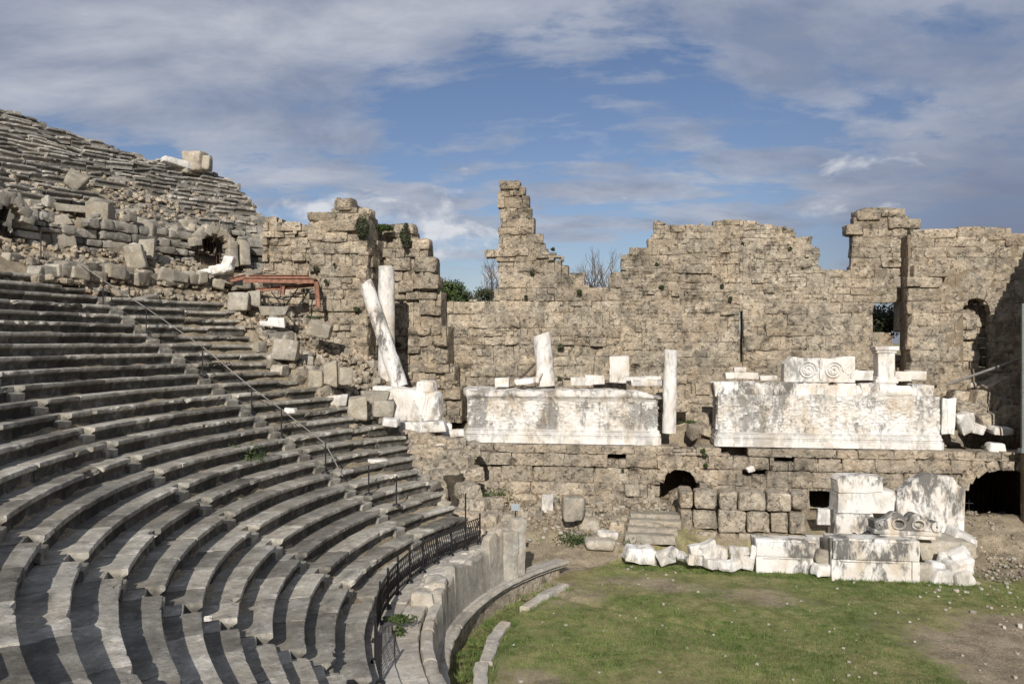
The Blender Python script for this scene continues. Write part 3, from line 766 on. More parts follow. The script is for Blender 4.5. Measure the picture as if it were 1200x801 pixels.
# retaining wall and pier between seats and stage building
aw = empty('retaining_wall', stage(-13,4,-3), 'tall ruined retaining wall pier with tufts of scrub beside the seats', 'wall')
mb = MB(); cr = MB()
VA = 4.6
topA = [(300,254),(306,250),(322,252),(330,258),(345,257),(352,265),(361,262),(363,251),(390,247),(391,236),(394,230),(411,230),(414,242),(432,245),(434,258),(446,262),(448,262)]
ashlar(mb, stage, flat, U_(300,VA), U_(362,VA), -1.0, prof_uz(topA, VA), (), ch=(.35,.6), bl=(.5,1.3), v0=VA-.8, pvar=.16, miss=.06, deep=.1, core=cr, amp=.05, chip=.16, cd=.25, split=.15)
ashlar(mb, stage, flat, U_(362,VA), U_(430,VA), -3.6, prof_uz(topA, VA), [hole(402,408,337,350,VA)], ch_=[(0,0,0,0)], ch=(.45,.72), bl=(.6,1.6), v0=VA, pvar=.1, miss=.03, deep=.06, core=cr, corethick=1.9, amp=.05, chip=.13, cd=.17, split=.12)
# its right-hand flank, running back
uF = U_(430,VA)
posF = lambda u, v, z: stage(uF+v, VA-u, z)
RF = np.stack([-SN, -ST, [0,0,1]], 1)
ashlar(mb, posF, lambda u: RF, .0, 3.0, -3.6, lambda u: np.interp(u, [0,1,1.2,3], [5.6,5.5,5.9,5.6]), (), ch=(.4,.7), bl=(.5,1.3), v0=.05, pvar=.15, miss=.05, deep=.08, core=None, amp=.05, chip=.14)
VB = 1.9
topB = [(428,262),(446,262),(465,262),(469,260),(485,265),(486,278),(497,281),(501,290),(506,305),(508,322),(512,336),(515,352),(519,372),(524,396),(527,420),(533,440),(540,456)]
ashlar(mb, stage, flat, U_(428,VB), U_(540,VB), -4.6, prof_uz(topB, VB), [hole(432,446,318,330,VB), hole(447,452,300,322,VB), hole(468,486,362,386,VB)], ch_=[(0,0,0,0)], ch=(.4,.68), bl=(.5,1.5), v0=VB, tone=lambda: U(0,.45), pvar=.2, miss=.05, deep=.25, core=cr, corethick=1.6, amp=.06, chip=.16, cd=.2, split=.15)  # lower block tones: shading of the recessed section put into the colour
weather(mb, 81, (.12,.07,.03), .08); mb.build('wall_masonry', M['wall'], aw); cr.build('wall_core', M['wall'], aw)
for (px, py, h, w, v) in [(402,240,.75,.95,VA),(378,254,.5,1.75,VA),(392,264,.62,2.5,VA),(372,275,.62,1.1,VA),(424,249,.55,1.0,VA-.4),(473,268,.6,1.2,VB),(492,286,.7,1.1,VB),(498,310,.9,1.3,VB),(500,330,.8,1.5,VB+.2)]:
    u, z, d = hit(px, py, v); m1 = MB(); stone(m1, stage(u, v-.45, z), (w,1.1,h), R_ST@rotm(U(-.04,.04),U(-.04,.04),U(-.08,.08)), res=.11, amp=.05, chip=.14, rnd=.08); m1.build('capstone', M['wall'], aw)

# podium wall under the marble
pw = empty('podium_wall', stage(8,4.9,-8.6), 'brown block podium wall of the stage with dark openings', 'wall')
mb = MB(); cr = MB(); VP = 4.9
tun = hole(1131,1204,547,660,VP); ua, ub, za, zb = tun; ub = ua+(ub-ua)*1.35
uc = (ua+ub)/2; hw = (ub-ua)/2
tunh = [(uc-hw*w, uc+hw*w, zb-.9+q*.18, zb-.9+(q+1)*.18+(.02)) for q, w in enumerate((1.0,.97,.9,.8,.55))]+[(ua,ub,-10.5,zb-.9)]
gap1 = hole(774,819,545,604,VP)
ph = [gap1, hole(628,646,542,549,VP), hole(668,690,543,550,VP), hole(906,930,541,550,VP), hole(948,980,575,612,VP), hole(740,765,549,552,VP)]+tunh
ashlar(mb, stage, flat, U_(508,VP), U_(1265,VP), -9.9, lambda u: 0*u-6.45, ph, ch=(.6,.95), bl=(.8,1.9), v0=VP, pvar=.08, miss=.008, deep=.04, core=cr, corethick=1.2, amp=.045, chip=.13, rnd=.045, ch_=[gap1]+tunh+[ph[4]], tol=.06)
ashlar(mb, stage, flat, U_(520,VP), U_(1265,VP), -6.45, lambda u: 0*u-5.72, ph, ch=(.6,.72), bl=(.7,1.7), v0=VP+.06, pvar=.07, miss=.03, deep=.06, core=cr, corethick=1.2, amp=.05, chip=.14, rnd=.045, ch_=[gap1]+tunh, tol=.06)
ashlar(mb, stage, flat, U_(530,VP), U_(1265,VP), -5.75, lambda u: 0*u-5.34, (), tol=.06, ch=(.36,.42), bl=(.9,1.9), v0=VP+.02, thick=1.2, pvar=.06, miss=.015, core=None, amp=.03, chip=.08)
for q in range(9):
    t = pi*(q+.5)/9; stone(mb, stage(uc+(hw+.12)*cos(t), VP-.2, zb-1.0+1.12*sin(t)), (.62,.75,.55), R_ST@rotm(0,pi/2-t,0), res=.1, amp=.05, chip=.14, rnd=.05, tone=U(.3,.8))
g_c = (gap1[0]+gap1[1])/2; g_w = (gap1[1]-gap1[0])/2
for q in range(7):
    t = pi*(q+.5)/7; stone(mb, stage(g_c+(g_w+.05)*cos(t), VP-.22, gap1[3]-.75+.80*sin(t)), (.5,.75,.5), R_ST@rotm(0,pi/2-t,0), res=.1, amp=.05, chip=.14, rnd=.05, tone=U(.3,.8))
weather(mb, 91, (.08,.06,.025), .05); mb.build('wall_masonry', M['pod'], pw); weather(cr, 91, (.08,.06,.025), .05); cr.build('wall_core', M['pod'], pw)
# vaulted passage behind the tunnel mouth and behind the small opening
mb = MB()
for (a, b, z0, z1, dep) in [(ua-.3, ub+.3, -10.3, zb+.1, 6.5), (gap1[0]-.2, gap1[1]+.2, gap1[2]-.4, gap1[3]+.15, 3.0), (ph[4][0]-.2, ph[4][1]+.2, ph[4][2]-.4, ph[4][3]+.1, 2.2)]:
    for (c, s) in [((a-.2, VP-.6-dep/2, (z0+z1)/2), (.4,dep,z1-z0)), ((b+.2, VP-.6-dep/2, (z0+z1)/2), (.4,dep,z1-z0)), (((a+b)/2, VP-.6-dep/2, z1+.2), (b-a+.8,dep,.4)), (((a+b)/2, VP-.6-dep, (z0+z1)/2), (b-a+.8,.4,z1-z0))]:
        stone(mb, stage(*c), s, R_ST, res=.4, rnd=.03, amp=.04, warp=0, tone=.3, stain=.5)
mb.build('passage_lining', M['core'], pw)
mb = MB()
for q in range(16):
    u = ua+.15+q*(ub-ua)/16; tube(mb, stage(u, VP-4.0, -9.2), stage(u, VP-4.0, zb-.05), .022, n=6)
for zz in (-8.6,-7.0): tube(mb, stage(ua, VP-4.0, zz), stage(ub, VP-4.0, zz), .025, n=6)
mb.build('tunnel_grille', M['iron'], pw)

# low stub walls in front of the podium
def stub(name, label, px0, px1, pyt, v, z0, thick, mat, holes=(), **kw):
    u0, u1 = U_(px0,v), U_(px1,v); tp = prof_uz(pyt, v)
    e = empty(name, stage((u0+u1)/2, v-.5, z0), label, 'wall'); mb = MB()
    ashlar(mb, stage, flat, u0, u1, z0, tp, holes, v0=v, thick=thick, **kw)
    mb.build('wall_masonry', M[mat], e); return e
stub('pier_wall', 'thick rough block wall stub standing between the podium wall and the white fragments', 796, 946, [(796,570),(818,569),(830,571),(880,574),(925,574),(947,578)], 7.7, -9.9, 1.5, 'pod', ch=(.8,1.05), bl=(.75,1.35), pvar=.14, amp=.055, chip=.16, rnd=.09, gap=.05, miss=0, tone=lambda: U(.4,1), res=.1, split=0)
stub('ruined_stub', 'low crumbling wall stub at the lawn edge left of the white fragments', 661, 706, [(658,584),(684,583),(686,604),(700,606),(706,622)], 7.9, -9.9, 1.1, 'pod', ch=(.34,.5), bl=(.5,1.0), pvar=.12, amp=.05, chip=.15, gap=.02, rnd=.07, tone=lambda: U(.5,1))
stub('low_broken_wall', 'low broken tan wall line behind the parapet piers at the stage floor', 566, 640, [(566,606),(590,604),(600,612),(626,618),(640,626)], 7.3, -9.3, .9, 'pod', ch=(.34,.5), bl=(.4,1.0), pvar=.15, amp=.06, chip=.17, gap=.02, rnd=.07, tone=lambda: U(.4,1))
# rough broken end of the seating next to the podium
re_ = empty('seating_end_wall', P(530,640,35), 'rough broken end of the seating bank with a dark hollow', 'wall'); mb = MB()
for (px, py, d, w, h, t) in [(520,560,36.5,1.5,1.0,1.2),(548,575,36.0,1.2,.8,1.2),(512,585,35.5,1.0,.7,.9),(556,592,35.6,1.3,.7,1.2),(540,605,35.0,1.6,.7,1.0),(566,608,35.0,1.5,.75,1.2),(575,625,34.5,1.6,.8,1.2),(555,628,34.2,1.2,.8,1.0),(560,645,33.8,1.4,.8,1.0),(585,640,34.4,1.2,.8,1.0),(515,548,37.2,1.3,.6,1.0),(535,540,38,1.6,.7,1.0),(548,556,37.5,1.5,.7,1.0),(503,563,36.5,.9,.6,.9),(575,590,36.4,1.0,.6,.9),(592,606,35.5,.9,.5,.9),(478,512,39.2,1.3,.8,1.2),(495,516,39,1.2,.8,1.2),(513,519,38.8,1.2,.7,1.2),(530,521,38.8,1.2,.7,1.2),(470,526,38.2,1.2,.7,1.1),(487,529,38.2,1.2,.8,1.1),(507,533,38,1.3,.8,1.1),(526,534,38,1.2,.7,1.1),(478,540,37.2,1.1,.7,1.0),(494,546,37.2,1.1,.7,1.0),(512,548,37,1.2,.7,1.0),(547,527,39.2,1.3,.6,1.2),(462,512,38.8,1.2,.7,1.0),(482,498,40.6,3.0,.9,1.4)]:
    c = P(px,py,d); stone(mb, c, (w,t,h), rotm(U(-.1,.1),U(-.1,.1),U(-.4,.4)), res=.1, amp=.09, chip=.2, rnd=.12, fr=2.6, tone=U(.5,1), warp=.12)
mb.build('rough_masonry', M['pod'], re_)
mb = MB(); c = P(531,574,36.2); stone(mb, c, (.9,.6,1.5), None, res=.12, amp=.08, tone=0, stain=1.0); mb.build('hollow_shade', M['core'], re_)  # solid near-black stone: the shade of the hollow put into its colour

# curved wall with doors between the two seat banks
dz = empty('gallery_wall', polar(37,148,3.5), 'tumbledown gallery wall with barred doorways between the two seat banks', 'wall')
RG = 37.2
posG = lambda u, v, z: polar(RG-v, degrees(u/RG), z)
RGf = lambda u: np.stack([[-sin(u/RG),cos(u/RG),0],[cos(u/RG),sin(u/RG),0],[0,0,1]],1)@rotm(0,0,pi)
def ray_r(px, r):
    a = np.array([(px-600)/F, 1.0]); A = a@a; B = -2*(a@np.array([CX,CY])); C_ = CX*CX+CY*CY-r*r
    d = (-B+math.sqrt(B*B-4*A*C_))/(2*A); return a*d, d
def ring_px(px, py, r=RG):
    p, d = ray_r(px, r); return atan2(p[1]-CY, p[0]-CX)*RG, (400.5-py)/F*d
u1, z1 = ring_px(230,272); u2, z2 = ring_px(263,308)
dh = [(u2,u1,z2-.6,z1-.35),(u2+.25,u1-.25,z1-.35,z1)]
_u1, _u2 = u1, u2
u3, z3 = ring_px(22,236); u4, z4 = ring_px(-14,281)
dh += [(u3,ring_px(-14,236)[0],z4-1.0,z3)]
def gtop(u): return 6.2+.55*vnoise(np.stack([u*.5,0*u,0*u],1), 4)+.5*vnoise(np.stack([u*1.7,0*u,0*u],1), 5)
mb = MB(); cr = MB()
ashlar(mb, posG, RGf, radians(135.5)*RG, radians(163)*RG, 2.6, gtop, dh, ch=(.4,.7), bl=(.5,1.5), v0=0, pvar=.2, miss=.05, deep=.15, amp=.06, chip=.17, gap=.05, core=cr, corethick=1.0, rnd=.07, cd=.42, split=.25)
mb.build('wall_masonry', M['upper'], dz); cr.build('wall_core', M['core'], dz)
mb = MB()
for q in range(9):                                               # arch stones over the barred door
    t = pi*(q+.5)/9; uc = (u1+u2)/2; hw = abs(u1-u2)/2+.22
    u = uc+hw*cos(t); z = z1-.75+hw*.85*sin(t); stone(mb, posG(u,.22,z), (.5,.6,.55), RGf(u)@rotm(0,-(t-pi/2),0), res=.12, amp=.05, chip=.14, tone=U(.6,1))
uL = (u3+ring_px(-14,236)[0])/2; hL = abs(u3-ring_px(-14,236)[0])/2+.15
for q in range(9):
    t = pi*(q+.5)/9; stone(mb, posG(uL+hL*cos(t),.2,z3-.95+.95*sin(t)), (.5,.6,.6), RGf(uL)@rotm(0,-(t-pi/2),0), res=.12, amp=.05, chip=.14, tone=U(.3,.8))
for (px, dy) in ((268,14),(282,10)):
    u, z = ring_px(px, 292+dy*.3); stone(mb, posG(u,.35,z-.1), (.62,.5,1.5), RGf(u)@rotm(.05,U(-.05,.05),0), res=.13, tone=.8, rnd=.05)
mb.build('door_arch', M['block'], dz)
for (ua_, ub_, za_, zb_, n) in [(u2,u1,z2-.5,z1-.12,9),(u3,u3+1.7,z4-.6,z4+.55,10)]:
    m1 = MB()
    for q in range(n): u = ua_+(ub_-ua_)*(q+.5)/n; tube(m1, posG(u,-.35,za_), posG(u,-.35,zb_), .02, n=6)
    for zz in np.linspace(za_+.15, zb_-.12, 3): tube(m1, posG(ua_,-.33,zz), posG(ub_,-.33,zz), .026, n=6)
    m1.build('door_grille', M['rustbar'], dz)
mb = MB()
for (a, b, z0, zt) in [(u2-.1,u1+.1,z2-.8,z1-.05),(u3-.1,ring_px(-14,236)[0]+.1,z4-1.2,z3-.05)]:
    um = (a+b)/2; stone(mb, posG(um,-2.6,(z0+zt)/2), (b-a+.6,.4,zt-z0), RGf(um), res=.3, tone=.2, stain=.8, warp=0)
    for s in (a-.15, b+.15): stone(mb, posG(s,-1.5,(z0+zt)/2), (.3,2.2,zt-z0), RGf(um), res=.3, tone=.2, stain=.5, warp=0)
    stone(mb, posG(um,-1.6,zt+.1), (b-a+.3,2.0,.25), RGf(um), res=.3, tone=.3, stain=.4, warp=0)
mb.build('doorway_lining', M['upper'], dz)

# ------------------------------------------------------------------ marble of the stage front
def front_sheet(mb, u0, u1, vfront, depth, prof, relief=0.0, rz=None, res=.07, topcut=None, seed=1, tone=.7, rough=.015, pieces=None, stain=0.0, chips=.06):
    """three-sided moulded block face: prof is a list of (projection, z) from bottom to top; the top is closed"""
    prof = np.array(prof, float)
    zz = []; pr = []
    for a, b in zip(prof[:-1], prof[1:]):
        L = hypot(*(b-a)); n = max(1, int(L/res)); t = np.arange(n)/n
        pr += list(a[0]+(b[0]-a[0])*t); zz += list(a[1]+(b[1]-a[1])*t)
    pr.append(prof[-1][0]); zz.append(prof[-1][1]); pr = np.array(pr); zz = np.array(zz)
    W = u1-u0; per = depth*2+W; n = int(per/res); s = np.linspace(0, per, n+1); m = len(pr)
    un = np.where(s < depth, 0, np.where(s > depth+W, W, s-depth)); vn = np.where(s < depth, s, np.where(s > depth+W, per-s, depth))
    nu = np.where(s < depth-1e-6, -1.0, np.where(s > depth+W+1e-6, 1.0, 0)); nv = np.where((s >= depth-1e-6) & (s <= depth+W+1e-6), 1.0, 0)
    S, Z = np.meshgrid(s, zz, indexing='ij'); off = np.stack([S.ravel(), Z.ravel(), 0*S.ravel()+seed*5.1], 1)
    n1 = fbm(off*2.2, seed, 4).reshape(S.shape); n2 = fbm(off*6.5, seed+1, 3).reshape(S.shape); n3 = np.maximum(0, fbm(off*1.5+7, seed+2, 3).reshape(S.shape)-.08)
    edge = np.abs(np.gradient(np.tile(pr, (n+1,1)), axis=1)); edge = sm(.0, .05, edge)
    D = np.tile(pr, (n+1,1))+rough*n1*2-chips*3*n3*(.25+edge)
    if relief:
        w = sm(rz[0], rz[0]+.15, Z)*sm(rz[1], rz[1]-.15, Z)
        D = D+w*relief*(np.abs(n2)*2.2-.6+.5*np.sin(S*3.6)*np.sin((Z-rz[0])/(rz[1]-rz[0])*pi))
    if pieces is not None:
        for q in pieces: D = D-.05*np.exp(-((S-depth-q)/.025)**2)
    Zo = Z.copy()
    if topcut is not None:
        tc = topcut(np.clip(un, 0, W)); k = sm(zz[-1]-.5, zz[-1], Z); Zo = Zo-k*tc[:,None]
    uu = u0+un[:,None]+nu[:,None]*D; vv = vfront-depth+vn[:,None]+nv[:,None]*D
    V = SO+uu[...,None]*ST+vv[...,None]*SN; V[...,2] += Zo
    i = (np.arange(n)[:,None]*m+np.arange(m-1)[None]).ravel()
    fs = [np.stack([i, i+m, i+m+1, i+1],1)]
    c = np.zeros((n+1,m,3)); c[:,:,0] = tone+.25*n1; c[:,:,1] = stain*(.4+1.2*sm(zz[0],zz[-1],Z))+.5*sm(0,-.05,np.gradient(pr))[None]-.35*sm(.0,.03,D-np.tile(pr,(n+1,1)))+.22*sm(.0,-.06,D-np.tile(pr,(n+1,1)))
    mb.add(V.reshape(-1,3), fs, c.reshape(-1,3))
    # top sheet
    k = 14; top = V[:,-1]; T = []
    back = stage(0,0,0)
    for q in range(k+1):
        f = q/k; cvec = top*(1-f)+f*(SO+ST*(u0+np.clip(un,.25*W,.75*W))[:,None]+SN*(vfront-depth*.95)+np.array([0,0,1.0])*(zz[-1]-.05))
        if 0 < q: cvec[:,2] += .05*vnoise(cvec*2.3, seed+9)
        T.append(cvec)
    T = np.stack(T, 1); i = (np.arange(n)[:,None]*(k+1)+np.arange(k)[None]).ravel()
    mb.add(T.reshape(-1,3), [np.stack([i, i+k+1, i+k+2, i+1],1)], (tone, .1, 0))

def marble_podium(name, label, px0, px1, v, zb, zbody, zcor, ztop, cut, seed, cut2):
    u0, u1 = U_(px0,v), U_(px1,v); dep = 2.2
    e = empty(name, stage((u0+u1)/2, v-1, zb), label, 'podium')
    pc = np.cumsum(rng.uniform(1.4,3.0,8)); pc = pc[pc < u1-u0-.5]
    m1 = MB(); front_sheet(m1, u0, u1, v, dep, [(.12,zb),(.13,zb+.36),(.05,zb+.40),(.10,zb+.46),(.09,zb+.54),(.02,zb+.62),(.04,zb+.68),(-.04,zb+.74)], seed=seed, tone=.85, pieces=pc, rough=.02)
    m1.build('base_moulding', M['marble_clean'], e)
    m1 = MB(); front_sheet(m1, u0+.06, u1-.06, v-.06, dep-.06, [(0,zb+.70),(0,zbody)], relief=.075, rz=(zb+.75,zbody-.05), seed=seed+5, tone=.65, pieces=pc*.93+.3, rough=.03, topcut=cut2, stain=.06, res=.055)
    m1.build('carved_frieze', M['marble'], e)
    if cut is not None:
        m1 = MB(); front_sheet(m1, u0+.03, u1-.03, v-.04, dep-.04, [(-.02,zbody-.03),(.03,zcor-.12),(.10,zcor),(.20,zcor+.08),(.22,zcor+.20),(.24,ztop-.05),(.18,ztop)], seed=seed+9, tone=.8, topcut=cut, pieces=pc*.97+.2, rough=.03, relief=.02, rz=(zcor-.1,zcor+.1))
        m1.build('cornice', M['marble'], e)
    return e
VM = 4.5
zb = -5.32
zt = hit(660,456,VM)[1]; zc = hit(660,466,VM)[1]; zf = hit(660,470,VM)[1]
marble_podium('marble_podium', 'long white marble podium with grey streaks below the standing stump, broken right corner', 546, 772, VM, zb, zf, zc, zt,
              lambda u: np.interp(u, [0,.3,.6,2,5,8,9.3,9.9,10.2],[.02,.06,.10,.08,.03,.02,.08,.30,.5])+.05*vnoise(np.stack([u*3,0*u,0*u],1),3), 31, None)
zt2 = hit(960,463,VM)[1]
marble_podium('marble_podium', 'longer white marble podium below the carved scroll block and pedestal', 840, 1103, VM, zb, zt2, zt2, zt2, None, 47,
              lambda u: .06*vnoise(np.stack([u*1.5,0*u,0*u],1),3)+.03)

def marble(name, label, cat, parts, mat='marble_clean', group=None):
    """parts: list of (px, py, v, w, h, dep, rx, ry, rz) -> one mesh"""
    mb = MB()
    for (px, py, v, w, h, dep, rx, ry, rz) in parts:
        u, z, d = hit(px, py, v)
        stone(mb, stage(u, v-dep/2, z), (w,dep,h), R_ST@rotm(rx,ry,rz), res=.09, rnd=.035, amp=.02, chip=.07, warp=.06, tone=U(.6,1))
    o = mb.build(name, M[mat]); return tag(o, label, cat, group)
def frag(label, px, py, v, w, h, dep=.7, rx=0, ry=0, rz=0, mat='marble_clean', name='marble_block', cat='stone block', group=None):
    return marble(name, label, cat, [(px,py,v,w,h,dep,rx,ry,rz)], mat, group)

# on the left podium
def column(name, label, base, topp, r0, r1, mat, cutdir=(0,0), cat='column', seed=3, flut=0):
    base = np.array(base, float); topp = np.array(topp, float); L = np.linalg.norm(topp-base); ax = (topp-base)/L
    x = np.cross(ax, [0,1.0,0]); x /= np.linalg.norm(x); y = np.cross(ax, x)
    n = 36; k = max(6, int(L/.1)); t = np.arange(n)*2*pi/n; mb = MB()
    h = np.linspace(0, 1, k+1); T, H = np.meshgrid(t, h, indexing='xy')
    R = r0+(r1-r0)*H
    off = np.stack([np.cos(T).ravel()*.6, np.sin(T).ravel()*.6, (H*L).ravel()+seed], 1)
    n1 = fbm(off*1.8, seed, 4).reshape(T.shape); n2 = np.maximum(0, fbm(off*2.2+5, seed+1, 3).reshape(T.shape)-.15)
    R = R+.03*n1-.14*n2; Z = H*L+sm(.75,1,H)*(cutdir[0]*np.cos(T)+cutdir[1]*np.sin(T)+.05*n1)
    V = base+(R*np.cos(T))[...,None]*x+(R*np.sin(T))[...,None]*y+Z[...,None]*ax
    i = (np.arange(k)[:,None]*n+np.arange(n)[None]).ravel(); j = (np.arange(k)[:,None]*n+((np.arange(n)+1) % n)[None]).ravel()
    c = np.zeros((V.shape[0],n,3)); c[:,:,0] = .75+.3*n1
    mb.add(V.reshape(-1,3), [np.stack([i,j,j+n,i+n],1), np.arange(n)[::-1][None], (np.arange(n)+k*n)[None]], c.reshape(-1,3))
    o = mb.build(name, M[mat], origin=base); return tag(o, label, cat)
u, z, d = hit(638,449,3.4)
column('column_stump', 'short fluted white column stump with slanted broken top on the left podium', P(640,452,d), P(635,391,d),   .50, .47, 'marble', (-.13,.0), seed=5)
u, z, d = hit(785,505,4.7)
column('marble_column', 'tall slim white column standing alone between the two podiums', P(784,507,d), P(786,410,d), .36, .33, 'marble_clean', (.02,.02), seed=8)
u, z, d = hit(452,452,5.2)
column('marble_column', 'upright white column beside the leaning one by the pier', P(453,456,d), P(453,313,d), .44, .43, 'marble_clean', (.0,.03), seed=12)
column('leaning_column', 'leaning grey streaked column propped against the upright one', P(469,453,d-1.2), P(429,333,d-.7), .43, .36, 'marble_dark', (-.14,.05), seed=15)
frag('small upright white fragment on the left end of the left podium', 588, 448, 3.8, .75, .5)
marble('marble_fragment', 'flat broken white slab tipped against the short column stump', 'stone block', [(617,446,4.2,1.3,.28,.7,.1,-.12,.1),(631,440,4.1,.3,.55,.3,.1,.3,.1)], 'marble')
frag('white moulded block right of the stump on the left podium', 682, 447, 3.6, 1.2, .42)
frag('second white moulded block behind the cream relief block', 697, 445, 3.4, 1.1, .5)
def relief_block():
    e = empty('relief_block', stage(U_(718,3.6),3.0,-2.3), 'upright cream coloured block with a rounded carved left end on the left podium', 'stone block')
    mb = MB(); u, z, d = hit(726,433,3.6); stone(mb, stage(u,3.2,z), (1.05,.8,1.45), R_ST, res=.09, chip=.08, tone=.6, pale=1); mb.build('upright_slab', M['marble'], e)
    mb = MB(); u, z, d = hit(706,432,3.5); stone(mb, stage(u,3.0,z), (1.0,.6,1.35), R_ST@rotm(0,.05,0), res=.1, rnd=.3, chip=.12, amp=.06, tone=.3); mb.build('carved_end', M['wall'], e)
relief_block()
for k, (px, py, w, h) in enumerate([(758,449,1.7,.30),(752,444,1.5,.22),(765,443,.9,.2)]):
    frag(['lowest thin marble slab stacked at the right end of the left podium','middle thin marble slab stacked at the right end of the left podium','topmost short marble slab stacked at the right end of the left podium'][k], px, py, 3.9, w, h, 1.0)
mb = MB(); u, z, d = hit(604,449,4.0); u2_, z2_, d2_ = hit(628,424,3.9); tube(mb, stage(u,3.9,z), stage(u2_,3.4,z2_), .07, .06, n=8)
tag(mb.build('timber_prop', M['wood']), 'dark timber prop leaning against the column stump', 'timber')

# on the right podium: a course of broken blocks, then the carved pieces
cz_ = [(861,2.0,.75),(894,1.05,.68),(915,1.2,.72),(938,1.0,.7),(956,1.15,.74),(974,.8,.62),(992,1.0,.72),(1007,.7,.6),(1021,.8,.7),(1041,.85,.72),(1062,1.25,.62),(1083,1.0,.66)]
lb = ['long plain block at the left end of the course on the right podium','worn white block second from left in the course on the right podium','white carved block third from left in the course on the right podium','white carved block fourth from left, under the scroll block','white carved block fifth from left, under the middle of the scroll block','small worn block sixth from left, under the scroll block','white carved block seventh from left, under the right end of the scroll block','small protruding drum-like block eighth in the course on the right podium','white block ninth in the course, left of the pedestal','cream rounded block under the pedestal','long cylindrical moulded block right of the pedestal','broken last block at the right end of the course on the right podium']
for k, (px, w, h) in enumerate(cz_):
    z0 = hit(960,464,VM)[1]-.08; u = U_(px,4.1); m1 = MB()
    if k in (7,9,10):
        a = stage(u-w/2, 3.7, z0+h*.52); b = stage(u+w/2, 3.75, z0+h*.5)
        mbx = column('marble_drum', lb[k], a, b, h*.5, h*.46, 'marble_clean', (.02,0), cat='stone block', seed=60+k)
    else:
        stone(m1, stage(u, 3.5, z0+h/2), (w*1.06,1.2,h), R_ST@rotm(U(-.03,.03),U(-.03,.03),U(-.08,.08)), res=.07, amp=.06, chip=.1, fr=4, tone=U(.5,1), rnd=.05)
        tag(m1.build('marble_block', M['marble' if k % 2 else 'marble_dark']), lb[k], 'stone block')
for k, (px, py, w, h, t) in enumerate([(862,440,1.05,.35,'small stepped white slab on the left end of the right podium'),(874,440,1.35,.34,'broader white moulded slab on the left end of the right podium'),(901,443,.9,.25,'low white rubble piece left of the scroll block'),(1010,440,1.2,.5,'long white moulded block between scroll block and pedestal'),(1059,441,.75,.5,'squat grey white block just right of the pedestal'),(1076,440,.85,.48,'last moulded white block right of the pedestal'),(868,433,.6,.25,'tiny white piece topping the slabs at the left end')]):
    frag(t, px, py, 3.4, w, h, .9, 0, U(-.04,.04), U(-.1,.1))

def volute(mb, c, r, y):
    n = 90; prev = None
    for q in range(n):
        t = q/n*2.3*2*pi; rr = r*(1-q/n*.72); p = np.array([c[0]+rr*cos(t), y, c[2]+rr*sin(t)])
        if prev is not None: tube(mb, prev, p, .055, n=6, caps=False, col=(.8,0,0))
        prev = p
def scroll_block():
    u, z, d = hit(960,433,3.9); c = stage(u,3.5,z); w = 80/933*d; h = 29/933*d
    e = empty('scroll_block', stage(u,3.5,z-h/2), 'carved white block with two spiral scrolls on the right podium', 'stone block')
    mb = MB(); n = 60; x = np.linspace(-w/2, w/2, n+1)
    tp = h/2*np.clip(1-np.maximum(0,(-x/(w/2)-.72))*2.2, .1, 1)-.06*np.sin(np.abs(x)*3.0)
    xs_, zs_ = np.meshgrid(x, np.linspace(0,1,16), indexing='ij'); Z = -h/2+zs_*(tp[:,None]+h/2)
    off = np.stack([xs_.ravel()*2, Z.ravel()*2, 0*Z.ravel()], 1); nn = fbm(off, 3, 4).reshape(Z.shape)
    Y = -.4+.03*nn-.12*np.exp(-((zs_-.0)/.08)**2)*0
    Vv = np.stack([xs_, Y, Z+.03*nn], 2).reshape(-1,3); m = 16
    i = (np.arange(n)[:,None]*m+np.arange(m-1)[None]).ravel()
    B = Vv.copy(); B[:,1] = .4
    fq = np.stack([i, i+m, i+m+1, i+1],1); N = len(Vv)
    ti = np.arange(n)*m+m-1; bi = np.arange(n)*m; li = np.arange(m-1); ri = n*m+np.arange(m-1)
    allv = np.concatenate([Vv,B])
    fs = [fq, fq[:,::-1]+N, np.stack([ti,ti+m,ti+m+N,ti+N],1), np.stack([bi,bi+N,bi+m+N,bi+m],1), np.stack([li,li+1,li+1+N,li+N],1), np.stack([ri,ri+N,ri+1+N,ri+1],1)]
    mb.add(allv@R_ST.T+c, fs, (.75,0,0)); mb.build('scroll_body', M['marble'], e)
    for sx in (-.16, .2):
        mb = MB(); m2 = MB(); volute(m2, (sx*w,0,-.02), h*.36, -.43)
        m3 = MB()
        for q in range(6): t = q*pi/3; stone(m3, (sx*w+.13*cos(t), -.44, -.02+.13*sin(t)), (.14,.14,.14), None, res=.05, rnd=.06, amp=.01, chip=.01, tone=.8)
        vv = np.concatenate(m2.V)@R_ST.T+c; mb.add(vv, m2.F and [f for f in m2.F], np.concatenate(m2.C)); vo = mb.build('volute', M['marble_clean'], e)
        mb = MB(); mb.add(np.concatenate(m3.V)@R_ST.T+c, m3.F, np.concatenate(m3.C)); mb.build('rosette', M['marble_clean'], vo)
    mb = MB(); stone(mb, c+R_ST@np.array([.02*w,-.42,-.02]), (.12,.14,h*.8), R_ST, res=.08, tone=.8)
    for q in range(5): stone(mb, c+R_ST@np.array([.34*w+.12*q,-.42,.22-.1*q]), (.1,.12,.5), R_ST@rotm(0,.7,0), res=.08, tone=.8, rnd=.04)
    mb.build('leaf_relief', M['marble_clean'], e)
scroll_block()
